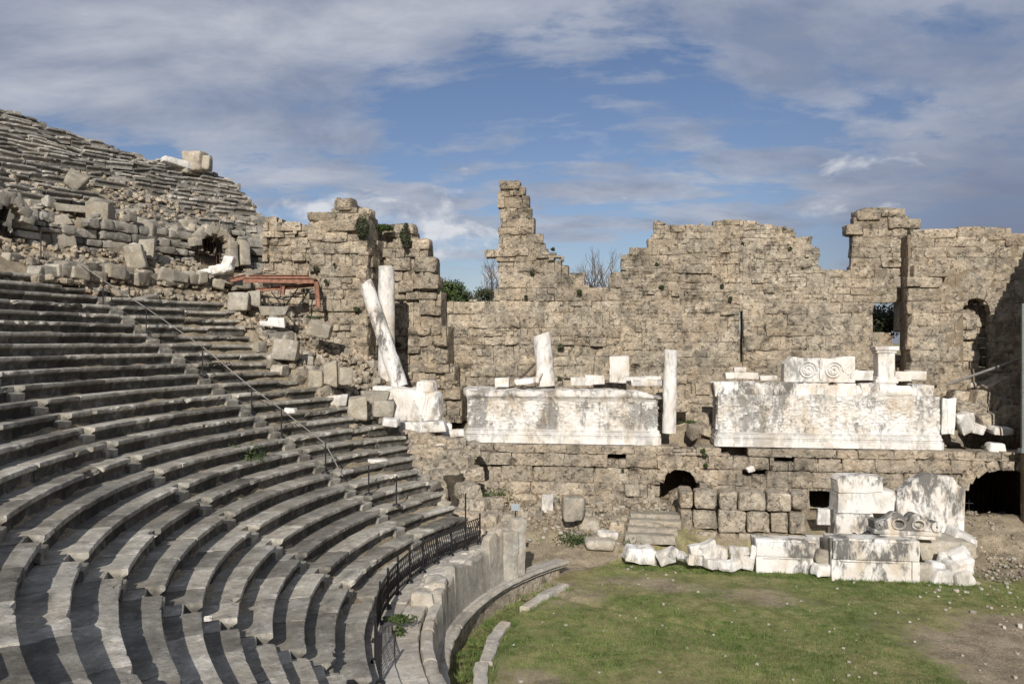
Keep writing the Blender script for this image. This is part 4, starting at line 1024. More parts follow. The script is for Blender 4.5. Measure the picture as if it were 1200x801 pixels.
def pedestal():
    u, z, d = hit(1038,449,3.3); k = d/933
    e = empty('pedestal', stage(u,3.3,z), 'waisted white pedestal with flared cap standing on the right podium', 'pedestal')
    mb = MB(); stone(mb, stage(u,3.0,z+20*k), (.82,.8,34*k), R_ST, res=.08, rnd=.03, chip=.04, warp=.01, tone=.8); mb.build('shaft', M['marble_clean'], e)
    mb = MB(); stone(mb, stage(u,3.0,z+2.5*k), (1.12,1.0,5*k), R_ST, res=.08, tone=.8, chip=.03, warp=.01); stone(mb, stage(u,3.0,z+6*k), (.95,.9,3*k), R_ST, res=.08, tone=.8, chip=.03, warp=.01); mb.build('foot', M['marble_clean'], e)
    mb = MB(); stone(mb, stage(u,3.0,z+37*k), (.98,.9,3*k), R_ST, res=.08, tone=.8, chip=.03, warp=.01); stone(mb, stage(u,3.0,z+41*k), (1.16,1.05,5*k), R_ST, res=.08, tone=.9, chip=.04, warp=.01); mb.build('cap', M['marble_clean'], e)
pedestal()
for k, (px, ry, t) in enumerate([(1108,.05,'left of two narrow marble slabs leaning at the right end of the right podium'),(1115,.08,'right of two narrow marble slabs leaning at the right end of the right podium'),(844,.12,'narrow marble slab leaning at the left end of the right podium')]):
    frag(t, px, 488 if k < 2 else 486, 4.3, .36, 1.75 if k < 2 else 1.6, .5, -.08, ry, 0, name='marble_slab', cat='stone slab')

# marble at the left foot of the podium
def figure_block():
    e = empty('figure_block', P(480,492,40), 'broken white marble block with a headless carved figure below the leaning column', 'sculpture'); mb = MB()
    c = P(476,474,40.2); stone(mb, c, (2.6,1.3,1.7), R_ST@rotm(0,.03,-.1), res=.08, amp=.08, chip=.2, fr=2.6, tone=.9, rnd=.12)
    c = P(452,463,40.3); stone(mb, c, (1.2,1.0,.9), R_ST@rotm(0,.1,0), res=.09, amp=.08, chip=.18, tone=.9, rnd=.1); mb.build('broken_body', M['marble_clean'], e)
    mb = MB(); stone(mb, P(505,475,39.8), (1.15,1.0,1.5), R_ST, res=.07, amp=.05, chip=.1, rnd=.42, tone=.8)
    for q in range(6): stone(mb, P(496+q*3.4,476,39.35), (.09,.16,.95), R_ST@rotm(0,(q-2.5)*-.09,0), res=.08, rnd=.04, tone=.95, amp=.01)
    stone(mb, P(500,453,39.8), (.95,.8,.62), R_ST, res=.07, amp=.06, chip=.12, rnd=.28, tone=.9); mb.build('carved_figure', M['marble'], e)
    mb = MB(); stone(mb, P(494,499,39.6), (2.5,1.2,.5), R_ST@rotm(0,-.04,0), res=.09, tone=.6, amp=.04, chip=.1); mb.build('plinth', M['marble'], e)
figure_block()
for k, (px, py, d, w, h, t) in enumerate([(530,508,40.5,1.3,.45,'flat white marble lump at the left foot of the left podium'),(522,500,41,.6,.45,'small white marble chunk behind the flat lump'),(520,523,38.5,.65,.4,'white broken chunk on the ledge below the flat lump'),(455,473,38.6,.0,.0,'')]):
    if w: 
        mb = MB(); stone(mb, P(px,py,d), (w,.8,h), rotm(U(-.1,.1),U(-.1,.1),U(-.4,.4)), res=.08, amp=.05, chip=.14, rnd=.1, tone=.9); tag(mb.build('marble_fragment', M['marble_clean']), t, 'stone block')

# ------------------------------------------------------------------ worked blocks round the lawn
def panel_block(label, px0, px1, pyt, pyb, d, dep, rz):
    k = d/933; w = (px1-px0)*k; h = (pyb-pyt)*k; c = P((px0+px1)/2, pyb, d); c[2] = gz1(c[0],c[1])-.08
    R = R_ST@rotm(-.03,.01,rz); e = empty('panel_block', c, label, 'stone block'); mb = MB()
    stone(mb, c+R@np.array([0,dep/2,h*.5]), (w,dep,h), R, res=.09, amp=.025, chip=.1, tone=.7, warp=.02); mb.build('panel_body', M['marble_dark'], e)
    mb = MB(); stone(mb, c+R@np.array([0,-.05,h*.74]), (w*.97,.14,h*.42), R, res=.09, amp=.03, chip=.09, warp=0, tone=.6, stain=.22); mb.build('upper_band', M['marble_dark'], e)
    mb = MB()
    for s in (-1,1): stone(mb, c+R@np.array([s*(w/2-.16),-.04,h*.27]), (.3,.12,h*.52), R, res=.09, warp=0, amp=.012, tone=.8)
    stone(mb, c+R@np.array([0,-.02,h*.5]), (w*.8,.1,.1), R, res=.09, warp=0, amp=.012, tone=.8); mb.build('frame_moulding', M['marble'], e)
panel_block('grey stained rectangular marble block with recessed panel, left of the long panelled block', 886, 955, 630, 671, 33.4, 1.0, .03)
panel_block('long pale marble block with recessed panel at the lawn edge under the carved crest', 975, 1075, 631, 682, 32.3, 1.1, .02)
def slab(label, parts, d, tilt, name='marble_slab'):
    e = None
    o = []
    for (nm, pts, thk, mat) in parts:
        mb = MB(); q = np.array([P(x,y,d) for x,y in pts]); cen = q.mean(0)
        # outline slab: front polygon subdivided as fan, extruded back
        n = 14; ring = []
        for a, b in zip(q, np.roll(q,-1,0)):
            for t in np.arange(n)/n: ring.append(a+(b-a)*t)
        ring = np.array(ring); m = len(ring); L = []
        ring = ring+.05*np.stack([fbm(ring*2.5,3,3),0*ring[:,0],fbm(ring*2.5+9,4,3)],1)
        for f in (0,.04,.15,.3,.5,.75,1.0):
            p = cen+(ring-cen)*(1-.0)*(1-f) if f > 0 else ring.copy(); p = p.copy()
            if f == .04: p = cen+(ring-cen)*.985
            p[:,1] += (-.03 if f > 0 else 0)+.03*fbm(p*2.2,7,3); L.append(p)
        bk = ring+np.array([.05,thk,0.0]); L = [bk]+L
        V = np.stack(L,0).reshape(-1,3); V[:,1] += (V[:,2]-q[:,2].min())*tilt
        fs = []
        for r in range(len(L)-1):
            i = np.arange(m)+r*m; j = (np.arange(m)+1) % m+r*m; fs.append(np.stack([i,j,j+m,i+m],1)[:,::-1])
        fs.append(np.arange(m)[None]); hz = (V[:,2]-V[:,2].min())/(np.ptp(V[:,2])+1e-6); mb.add(V, fs, np.stack([.7+0*hz, -.08+.34*hz, 0*hz],1)); o.append((nm, mb, mat))
    c = P(parts[0][1][0][0], 400, d); V0 = np.concatenate(o[-1][1].V); base = np.array([V0[:,0].mean(), V0[:,1].mean(), V0[:,2].min()])
    if len(o) == 1: tag(o[0][1].build(name, M[o[0][2]], origin=base), label, 'stone slab')
    else:
        e = empty(name, base, label, 'stone slab')
        for nm, mb, mat in o: mb.build(nm, M[mat], e)
slab('tall white stepped marble slab standing behind the long panelled block', [('top_block',[(982,577),(1034,577),(1035,558),(988,557),(981,563)],.9,'marble_dark'),('middle_block',[(981,601),(1046,601),(1050,583),(1049,575),(982,578)],1.1,'marble_clean'),('bottom_block',[(980,640),(1024,640),(1024,600),(980,600)],1.1,'marble_dark')], 36.0, .06)
slab('big broken grey white marble slab tilted back on the right with a notched corner', [('slab',[(1052,632),(1130,628),(1136,575),(1127,569),(1122,560),(1094,557),(1087,557),(1070,567),(1055,577)],.5,'marble_dark')], 35.6, .14)
for (px, py, r_) in ((1093,588,.09),(1014,589,.08)): pass
slab('white rectangular slab standing on the grass in the gap left of the tall slab', [('slab',[(957,614),(976,614),(977,597),(959,596)],.3,'marble_clean')], 36.8, .1)
def crest():
    d = 33.2; k = d/933; c = P(1062,616,d); R = R_ST@rotm(-.05,.03,.06)
    e = empty('carved_crest', P(1062,633,d), 'grey carved crest with curling scrolls and two round hollows lying on grey blocks', 'sculpture')
    mb = MB(); stone(mb, c+R@np.array([0,.3,-.25]), (2.75,1.0,.22), R, res=.08, warp=.01, tone=.4, amp=.01); stone(mb, c+R@np.array([0,.32,-.42]), (2.3,.95,.2), R, res=.08, warp=.02, tone=.8, amp=.015); mb.build('cornice', M['marble'], e)
    mb = MB(); x = np.linspace(-1.35,1.35,60); tp = .12+.42*np.exp(-((np.abs(x)-.38)/.42)**2)-.14*np.exp(-(x/.10)**2)+.12*np.exp(-((np.abs(x)-1.22)/.13)**2)
    zz = np.linspace(0,1,14); XX, ZZ = np.meshgrid(x, zz, indexing='ij'); Zw = -.15+ZZ*(tp[:,None]+.15)
    dd = np.zeros_like(XX)
    for s in (-.38,.42): dd += .16*np.exp(-(((XX-s)**2+(Zw-.1)**2)/.028)**2)
    YY = -.16+dd+.05*ZZ; f = np.stack([XX,YY,Zw],2); b = f.copy(); b[...,1] = .55; m = 14; n = 59
    i = (np.arange(n)[:,None]*m+np.arange(m-1)[None]).ravel(); N = f[...,0].size; fq = np.stack([i,i+m,i+m+1,i+1],1); ti = np.arange(n)*m+m-1; li = np.arange(m-1); ri = n*m+li
    mb.add(np.concatenate([f.reshape(-1,3),b.reshape(-1,3)])@R.T+c, [fq, fq[:,::-1]+N, np.stack([ti,ti+m,ti+m+N,ti+N],1), np.stack([li,li+1,li+1+N,li+N],1), np.stack([ri,ri+N,ri+1+N,ri+1],1)], (.5,.5,0)); mb.build('crest_face', M['marble_dark'], e)
    for s in (-1,1):
        m2 = MB(); volute(m2, (s*1.15,0,.02), .2, -.2); mb = MB(); mb.add(np.concatenate(m2.V)@R.T+c, m2.F, np.concatenate(m2.C)); mb.build('scroll', M['marble_dark'], e)
    for s in (-.38,.42):
        m2 = MB(); n = 24; pr = None
        for q in range(n+1):
            t = q/n*2*pi; p = np.array([s+.25*cos(t), -.19, .1+.2*sin(t)])
            if pr is not None: tube(m2, pr, p, .04, n=6, caps=False)
            pr = p
        mb = MB(); mb.add(np.concatenate(m2.V)@R.T+c, m2.F, np.concatenate(m2.C)); mb.build('hollow_rim', M['marble'], e)
crest()

def lump(label, px, py, d, w, h, dep=None, mat='marble_clean', rx=0, ry=0, rz=0, name='marble_fragment', cat='stone block', group=None, rnd=.08, amp=.05, chip=.13, tone=None, ground=False):
    dep = dep or w*.75; c = P(px,py,d)
    if ground: c[2] = gz1(c[0],c[1])+h/2-.05
    mb = MB(); stone(mb, c, (w,dep,h), R_ST@rotm(rx,ry,rz), res=max(.06,min(.1,w/10)), amp=amp, chip=chip, rnd=rnd, warp=.14, tone=tone if tone is not None else U(.6,1))
    return tag(mb.build(name, M[mat]), label, cat, group)
# white pile left of the panelled blocks
for (t, px, py, d, w, h, rx, ry, rz) in [
    ('grooved white marble moulding lying at the left end of the white fragment row',749,648,34.6,1.5,.75,.1,.12,.25),
    ('tapering white marble lump second from the left in the fragment row',780,651,34.2,.95,.65,.15,-.3,.1),
    ('small white wedge leaning beside the tapering lump',789,648,34.0,.5,.6,.1,.6,.1),
    ('small white chunk in the middle of the fragment row',799,651,33.9,.55,.45,.1,.2,.3),
    ('squat white chunk under the flat round stone',813,655,33.7,.8,.5,0,.1,.2),
    ('rounded white chunk with a hollow next to the tall broken piece',815,643,33.9,.75,.5,.1,-.1,.4),
    ('tall broken white piece standing in the fragment row',830,645,33.9,.75,1.0,.1,-.35,.2),
    ('white rounded stone below the tall broken piece',834,660,33.5,.75,.45,0,.1,.3),
    ('small white cube behind the stacked drums',845,648,34.2,.6,.7,0,.1,.2),
    ('white chunk under the left side of the stacked drums',849,662,33.4,.75,.45,.1,.1,.2),
    ('white chunk under the middle of the stacked drums',860,661,33.4,.7,.45,.1,-.1,.5),
    ('white chunk at the right foot of the stacked drums',875,659,33.5,.65,.6,.1,.3,.2),
    ('narrow white splinter leaning on the stained panelled block',882,650,33.6,.22,1.0,.1,.12,.1)]:
    lump(t, px, py, d, w*.86, h*.86, rx=rx, ry=ry, rz=rz, mat=random.choice(['marble','marble_clean']), chip=.18, amp=.06, rnd=.05)
for k, (py, r_) in enumerate([(652,.42),(644,.44)]):
    c = P(866,py,33.7); column('marble_drum', ['lower flat white drum in the fragment row','upper flat white drum with moulded rim in the fragment row'][k], c-[0,0,.15], c+[0,.03,.14], r_, r_*.96, 'marble', (.02,.02), cat='column drum', seed=90+k)
# stones between and right of the panelled blocks
for (t, px, py, d, w, h, m, rx, ry, rz) in [
    ('grey stone standing on the white stone between the panelled blocks',964,652,33.0,.6,.62,'block',.1,.2,.2),
    ('white stone lying between the two panelled blocks',964,667,32.8,.75,.5,'marble_clean',.1,0,.3),
    ('pale flat stone half hidden behind the gap between the panelled blocks',959,634,34.4,1.0,.5,'marble',0,0,0),
    ('dark grey squat block at the left of the right rubble pile',1081,671,32.4,.75,.85,'block',0,0,.1),
    ('large white chunk at the bottom of the right rubble pile',1103,674,32.2,.95,.6,'marble_clean',.1,.1,.2),
    ('white chunk at the bottom right corner of the right rubble pile',1126,676,32.0,.8,.6,'marble_clean',.1,-.3,.3),
    ('pointed white chunk in the middle of the right rubble pile',1121,663,32.3,.95,.6,'marble_clean',.2,-.2,.2),
    ('flat white chunk in the left middle of the right rubble pile',1098,662,32.5,.75,.35,'marble_clean',0,.05,.1),
    ('small cubic white chunk in the right rubble pile',1105,653,32.7,.5,.55,'marble_clean',.1,.2,.4),
    ('broad white chunk on top of the right rubble pile',1122,651,32.6,.9,.5,'marble_clean',.2,-.3,.1),
    ('grey rounded stone at the upper right of the rubble pile',1129,642,33.4,.8,.6,'block',.1,.1,.2),
    ('long grey bed block under the carved crest',1098,640,33.9,1.9,.9,'block',0,0,.02),
    ('white wedge lying right of the tilted slab',1126,630,34.2,1.1,.55,'marble_clean',.1,.4,.2),
    ('pale round stone on the right end of the grey bed block',1131,656,32.4,.6,.4,'marble_clean',.1,.2,.2)]:
    lump(t, px, py, d, w, h, mat=m, rx=rx, ry=ry, rz=rz)
# blocks on the stage floor
for (t, px, py, d, w, h, m, rx, ry, rz) in [
    ('grey worked block capping the ruined stub',672,595,37.1,1.05,1.05,'block',0,.03,.1),
    ('upright jagged white stone on the grass below the podium wall',641,587,39.5,.62,.95,'marble_clean',.1,.1,.3),
    ('flat grey block on the ground right of the ruined stub',702,638,36.0,1.35,.45,'block',0,.02,.1),
    ('pale broken block behind the flat grey block',712,626,36.6,.95,.4,'marble_clean',0,.05,.2),
    ('rough tan stone right of the ruined stub',722,622,37.2,.7,.6,'pod',.1,.1,.2),
    ('grey slab second row behind the ruined stub',690,617,37.6,1.0,.6,'block',.05,.05,.3),
    ('small white fragment perched on the ledge of the podium wall',879,549,38.6,.42,.28,'marble_clean',.2,-.4,.2)]:
    if 'perched' in t: d = hit(px,py,5.1)[2]
    lump(t, px, py, d, w, h, mat=m, rx=rx, ry=ry, rz=rz, ground=not ('perched' in t or 'capping' in t))
for k, (py, d, w) in enumerate([(613,38.6,2.6),(621,37.9,2.5),(630,37.2,2.4),(639,36.5,2.3)]):
    c = P(770-k*3,py,d); c[2] = max(c[2], gz1(c[0],c[1])+.02); mb = MB(); stone(mb, c, (w,.95,.4), R_ST@rotm(-.04,.02,.03), res=.11, amp=.03, chip=.08, warp=.05, tone=U(.4,.8))
    tag(mb.build('step_slab', M['block']), 'broad grey stone step rising from the white fragments to the dark opening', 'stone step', 'steps below the opening')
# tumbled blocks at the right end of the podium
for (t, px, py, d, w, h, m, rx, ry, rz) in [
    ('square brown block tilted on top of the right corner heap',1166,456,41.5,1.25,1.05,'pod',.1,-.45,.3),
    ('rounded brown block under the tilted square block',1151,473,41.3,1.3,1.2,'pod',.1,.3,.2),
    ('dark tan boulder to the right below the tilted block',1170,477,41.2,1.0,1.1,'pod',.2,.2,.3),
    ('long low brown stone at the foot of the corner heap',1160,490,40.9,1.6,.75,'pod',.1,-.2,.1),
    ('upright rounded brown block at the far right of the heap',1183,489,40.5,1.0,1.15,'pod',0,.05,.2),
    ('flat brown stone left in the corner heap',1134,478,41.3,1.5,.7,'pod',.1,.05,.1),
    ('small brown stone at the left top of the corner heap',1128,463,42.0,1.3,.5,'pod',.1,.1,.1),
    ('pale pointed marble chunk standing at the foot of the corner heap',1130,495,40.2,.85,1.05,'marble_clean',.1,-.35,.2),
    ('small white marble chunk next to the pointed one',1145,502,40.1,.6,.55,'marble_clean',.1,.3,.2),
    ('white flat stone in front of the upright brown block',1172,504,39.9,1.1,.4,'marble_clean',.1,.1,.1),
    ('grey white block set in the ledge above the tunnel',1166,524,39.2,.85,.48,'marble_clean',0,.05,.05),
    ('upright stone at the foot of the pole base',1143,455,42.5,.9,.75,'pod',0,0,.1)]:
    lump(t, px, py, d, w, h, mat=m, rx=rx, ry=ry, rz=rz, amp=.06)
for k in range(26):
    px = U(1118,1198); py = U(468,515); v = U(4.0,1.5); u, z, d = hit(px,500,v); x, y, _ = stage(u,v,0)
    s = U(.25,.6); mb = MB(); stone(mb, (x,y,gz1(x,y)+s*.25), (s,s*U(.6,1),s*U(.5,.9)), rotm(U(-.4,.4),U(-.4,.4),U(0,3)), res=.09, amp=.05, chip=.12, rnd=.08); tag(mb.build('rubble_stone', M['pod']), 'small brown rubble stone in the heap at the right end of the podium', 'rubble', 'rubble at the right end of the podium')
for k in range(22):
    px = U(790,838); v = U(4.2,1.0); u, z, d = hit(px,500,v); x, y, _ = stage(u,v,0)
    s = U(.4,1.1); mb = MB(); stone(mb, (x,y,gz1(x,y)+.1+U(0,1.3)*(4.4-v)/3.4), (s,s*U(.6,1),s*U(.5,.8)), rotm(U(-.4,.4),U(-.4,.4),U(0,3)), res=.1, amp=.05, chip=.12, rnd=.08); tag(mb.build('rubble_stone', M['pod']), 'brown rubble stone in the heap between the two podiums', 'rubble', 'rubble between the podiums')
mb = MB(); tube(mb, P(1108,451,41.0), P(1196,420,39.5), .07, n=10); tag(mb.build('steel_pipe', M['rail']), 'long grey pipe slanting over the heap into the dark right corner', 'pipe')
mb = MB(); b = P(1198.5,520,37.5); tube(mb, b-[0,0,.4], b+[0,0,6.6], .05, n=12); box(mb, b+[0,0,-.3], (.3,.3,.2)); tag(mb.build('metal_pole', M['galv']), 'pale metal pole at the right edge of the picture', 'pole')
e = empty('info_plate', P(604,610,31.5), 'small blue grey plate on a short stem behind the parapet piers', 'sign')
mb = MB(); tube(mb, P(604,612,31.5), P(604,598,31.5), .03, n=8); mb.build('stem', M['iron'], e)
mb = MB(); box(mb, P(604,594,31.5), (.34,.05,.27), rotm(-.3,0,0)); mb.build('plate', M['plate'], e)

# ------------------------------------------------------------------ loose blocks on the seat banks: copies of a few weathered masters
masters = []
for k in range(12):
    mb = MB(); sz = (U(.75,1.2), U(.5,.8), U(.38,.6)) if k < 8 else (U(.55,.8), U(.5,.7), U(.5,.75))
    stone(mb, (0,0,0), sz, None, res=.085, amp=.04, chip=.13, rnd=.06, warp=.14, tone=.12+.07*k)
    masters.append((mb.build('fallen_block', M['block'], origin=np.zeros(3)), sz))
_first = set()
def loose(x, y, s=1.0, rx=None, ry=None, rz=None, label=None, group=None, lift=.25, k=None, cat='stone block', z=None, sx=1, sz=1):
    k = int(rng.integers(0,12)) if k is None else k
    o, size = masters[k]
    if k in _first: o = o.copy(); COL.objects.link(o)
    _first.add(k)
    zz = (gz1(x,y) if z is None else z)+size[2]*s*sz*lift
    o.location = (x,y,zz); o.scale = (s*sx,s,s*sz)
    o.rotation_euler = (U(-.25,.25) if rx is None else rx, U(-.25,.25) if ry is None else ry, U(0,6.28) if rz is None else rz)
    return tag(o, label, cat, group)
LG = 'weathered grey block lying in the rubble slope below the upper seats'
for q in range(112):
    th = U(132.5,163); r = U(33.6,43.0) if q % 3 else U(37.8,43.5)
    if th < 158 and r < 34.2: continue
    if r < 38.5 and abs(th-degrees((_u1+_u2)/2/RG)) < 2.3: continue
    if r < 37.5: z = 2.6+(r-33.6)*.35+U(-.1,.3)
    else: z = None
    p = polar(r, th); s = U(.55,1.35)
    if abs(th-ring_px(247,290)[0]/RG*180/pi) < 1.5 and r < 38: s = .45
    loose(p[0], p[1], s, label=LG, group='blocks in the rubble slope', lift=.3, z=z, rz=radians(th-90)+U(-.5,.5), ry=U(-.3,.3), rx=U(-.35,.35))
LW = 'squared grey block in the row of blocks along the top of the lower seats'
for q in range(36):                                                 # blocks lined up above the top rows
    th = 141.5+q*.54+U(-.2,.2); p = polar(U(33.9,35.0), th)
    loose(p[0], p[1], U(.8,1.25), rx=U(-.08,.08), ry=U(-.12,.12), rz=radians(th-90)+U(-.25,.25), label=LW, group='blocks above the lower seats', lift=.5, z=surf(33.5)+.05+U(0,.45))
LE = 'grey block tumbled along the broken right-hand end of the lower seat rows'
for q in range(62):
    r = U(18.0,33.5) if q < 50 else U(25,32); e = float(np.interp(r, END[:,0], END[:,1])); th = e-U(.0,6.5)*(1 if r > 22 else .6)
    if r < 22.5 and th < 139.5: continue
    p = polar(r, th); zt = gz1(p[0],p[1])+.15
    loose(p[0], p[1], U(.5,1.0), label=LE, group='blocks along the end of the seats', lift=.3, z=zt-.2+U(-.1,.15), rz=radians(th-90)+U(-.4,.4))
LM = 'broken tan block lying on the weedy ground between seats and stage front'
for q in range(36):
    u = U(U_(545,7),U_(770,7)); v = U(5.5,9.6); x, y, _ = stage(u,v,0)
    if hypot(x-CX,y-CY) < 14.6: continue
    o = loose(x, y, U(.25,.75), label=LM, group='blocks between seats and stage front', lift=.32); 
LD = 'grey rubble stone on the slope below the canopy and the pier'
for q in range(36):
    th = U(133,145); rad = U(24.8,33); p = polar(rad, th)
    loose(p[0], p[1], U(.35,.95), label=LD, group='rubble on the slope below the pier', lift=.3)
# singled-out blocks
for (t, px, py, d, s, rx, ry, rz, k, sx, sz, m) in [
    ('large leaning flat grey slab high in the rubble left of the upper seats',88,213,46.5,.95,-.5,.5,.3,2,1.0,1.9,'block'),
    ('upright broad grey slab standing by the left rubble pile',117,262,43.0,1.35,.1,.05,.2,5,1.0,2.6,'block'),
    ('upright curved grey slab right of the broad slab in the rubble',165,276,43.5,1.5,-.1,.25,.1,4,1.0,2.4,'block'),
    ('tall dark grey block standing in front of the curved slab',172,292,42.0,1.0,.0,.12,.3,9,1.1,1.8,'block'),
    ('big round topped grey block above the stair handrail',158,302,40.5,1.3,.1,-.25,.4,10,1.1,1.4,'block'),
    ('long flat grey slab bridging the rubble above the left doorway',88,245,43.5,1.2,.05,.08,.1,1,1.5,.6,'block'),
    ('square grey block at the right end of the top seat rows',280,353,41.5,1.35,.0,.0,.15,8,1.1,1.2,'block'),
    ('smaller grey block beside the square block near the steel frame',298,350,42.0,1.2,.0,.05,.2,9,.8,1.2,'block'),
    ('grey block at the foot of the steel frame',322,364,41.2,1.2,.05,.0,.1,3,1.2,.9,'block'),
    ('upright grey stone among the blocks at the end of the middle rows',334,409,38.5,1.4,.0,.1,.2,8,1.2,1.2,'block'),
    ('large pale boulder on the slope below the steel frame',374,386,40.8,1.3,.1,.25,.2,10,1.4,.9,'block'),
    ('upright squared block standing second in the line of stones by the seats',388,438,38.0,1.1,0,.0,.1,9,.8,1.8,'block'),
    ('upright squared block standing third in the line of stones by the seats',405,440,37.8,1.0,0,.0,.3,8,.9,1.4,'block'),
    ('low squared stone left of the two upright ones',370,444,37.6,1.0,0,.0,.1,10,1.1,1.2,'block'),
    ('split upright grey block standing on the lower seat row',419,478,37.0,1.2,0,.02,.2,9,1.0,1.5,'block'),
    ('square grey block standing to the right of the split block',449,478,37.0,1.25,0,.03,.2,8,1.1,1.0,'block'),
    ('grey block behind the split and square blocks',440,465,38.5,1.3,0,.0,.1,3,1.0,1.1,'block')]:
    c = P(px,py,d); o = loose(c[0], c[1], s, rx, ry, rz, label=t, k=k, z=c[2], lift=0, sx=sx, sz=sz)
for (t, px, py, d, w, h, rx, ry, rz) in [
    ('clean white marble block lying on the end of a seat row',395,469,37.6,1.0,.5,.0,-.1,.2),
    ('white angular marble block at the foot of the steel frame',325,377,40.8,.85,.45,.1,.1,.2),
    ('small white stone left of the angular marble block by the steel frame',310,379,40.6,.45,.25,.1,.1,.2),
    ('small white stone on the seat row below the square grey block',458,494,36.6,.75,.35,.1,.1,.2),
    ('white stone lying between the lower broken rows near the lone posts',442,544,34.5,.85,.5,.1,.1,.2),
    ('pale small block sitting on a seat row beside the handrail',340,481,32.6,.5,.22,0,0,.2),
    ('clean white cut block set in the nearest stairway',244,724,16.0,.22,.16,0,0,.3),
    ('tall white stone chip at the edge of the rubble top, above the handrail',157,291,41.0,.45,.5,.2,.3,.1)]:
    lump(t, px, py, d, w, h, rx=rx, ry=ry, rz=rz, rnd=.04, amp=.02, chip=.08)
mb = MB(); c = P(207,191,57.5); stone(mb, c, (2.1,.8,.5), R_pol(137)@rotm(0,.12,pi), res=.1, amp=.02, chip=.05, rnd=.12, tone=1); stone(mb, c+[-.9,0,.25], (.3,.3,.3), None, res=.08, rnd=.1, tone=1)
tag(mb.build('marble_block', M['marble_clean']), 'bright white marble block lying on the skyline of the upper seats', 'stone block')
for (t, px, py, w, h) in [('big pale boulder on the skyline right of the white block',228,190,1.5,1.5),('upright pale stone at the end of the skyline boulders',241,191,.9,1.1),('long seat slab under the white skyline block',212,200,2.0,.6)]:
    lump(t, px, py, 58.5, w, h, mat='block', ry=U(-.1,.1), tone=.9, rnd=.12)
# fallen statue by the barred door
def statue():
    e = empty('fallen_statue', P(255,320,42.5), 'broken white marble statue fragment lying in front of the barred doorway', 'sculpture')
    mb = MB()
    for (px, py, w, h, ry) in ((268,308,.62,.72,.2),(264,314,.8,.6,-.3),(256,316,.9,.5,-.25),(249,318,.8,.4,-.2)): stone(mb, P(px,py,42.5), (w,.6,h), rotm(U(-.2,.2),ry,U(-.3,.3)), res=.07, rnd=h*.38, amp=.07, chip=.16, tone=1, fr=3)
    mb.build('torso', M['marble_clean'], e)
    mb = MB()
    for (px, py, w, h, ry) in ((241,319,.8,.3,-.2),(234,320,.6,.2,-.1)): stone(mb, P(px,py,42.3), (w,.5,h), rotm(0,ry,.1), res=.07, rnd=h*.4, amp=.05, chip=.12, tone=.9)
    mb.build('drapery', M['marble_clean'], e)
statue()
# red oxide steel frame
sf = empty('steel_canopy', P(325,352,42.3), 'red oxide steel canopy of beams over the collapsed stair', 'canopy')
def beam(name, a, b, w, h, mat='rust'):
    a = np.array(a); b = np.array(b); d = b-a; L = np.linalg.norm(d); x = d/L; y = np.cross([0,0,1.0], x); y /= np.linalg.norm(y); z = np.cross(x, y); R = np.stack([x,y,z],1); c = (a+b)/2
    mb = MB(); box(mb, c, (L,w*.25,h*.8), R); box(mb, c+z*h*.45, (L,w,h*.12), R); box(mb, c-z*h*.45, (L,w,h*.12), R); mb.build(name, M[mat], sf)
beam('front_beam', P(286,328,42.0), P(367,329,42.0), .22, .27)
beam('rear_beam', P(292,324.5,44.0), P(362,324.5,44.0), .22, .22)
beam('lower_beam', P(300,340,42.4), P(372,333,42.4), .2, .2)
beam('side_beam', P(270,328.5,42.6), P(288,324,42.6), .22, .24)
beam('side_beam', P(367,329,42.0), P(371,331,44.0), .22, .24)
beam('frame_leg', P(371,330,42.1), P(373.5,360,42.1), .2, .22)
beam('frame_leg', P(332,334,42.2), P(331,345,42.2), .2, .2)
mb = MB()
for a, b in [((300,345),(340,352)),((336,356),(352,334)),((350,358),(364,338)),((296,352),(330,366)),((330,350),(372,340)),((318,342),(336,364)),((360,340),(352,362))]:
    tube(mb, P(*a,42.5), P(*b,42.1), .035, n=6)
mb.build('brace', M['iron'], sf)

# ------------------------------------------------------------------ vegetation
def leaves(mb, cen, rad, n, size, seed=0, shell=.35, clump=0):
    """n small leaf faces through an uneven volume"""
    r = np.random.default_rng(seed+7)
    d = r.normal(size=(n,3)); d /= np.linalg.norm(d,axis=1,keepdims=True)
    rr = (shell+(1-shell)*r.random(n)**.6)
    bumpy = 1+.35*fbm(d*2.2+seed*3.3, seed, 2)
    p = d*rr[:,None]*bumpy[:,None]*np.array(rad)
    if clump:
        k = fbm(p/np.max(rad)*3.0+seed, seed+3, 2); keep = k > -.12; p = p[keep]; d = d[keep]
    n = len(p); p = p+np.array(cen)
    a = r.normal(size=(n,3)); a /= np.linalg.norm(a,axis=1,keepdims=True); b = np.cross(a, d+.4*r.normal(size=(n,3))); b /= np.maximum(np.linalg.norm(b,axis=1,keepdims=True),1e-6)
    s = size*(.6+.8*r.random(n))[:,None]
    V = np.stack([p-a*s, p+b*s*.45, p+a*s, p-b*s*.45],1).reshape(-1,3)
    t = np.repeat(np.clip(.5+.5*fbm(p*1.3+seed, seed+11, 2)+.25*r.normal(size=n),0,1),4)
    mb.add(V, np.arange(n*4).reshape(-1,4), np.stack([t,0*t,0*t],1))
def plant(label, pos, rad, n, size, mat='scrub', cat='plant', name='wall_plant', group=None):
    mb = MB(); sd = int(rng.integers(1,9999)); leaves(mb, pos, rad, n, size, sd, shell=.1)
    for q in range(4): leaves(mb, np.array(pos)+rng.normal(size=3)*np.array(rad)*.5, np.array(rad)*.5, n//5, size, sd+q, shell=.1)
    return tag(mb.build(name, M[mat], sharp=0), label, cat, group)
def wp(px, py, v): u, z, d = hit(px, py, v); return stage(u, v, z), d/933
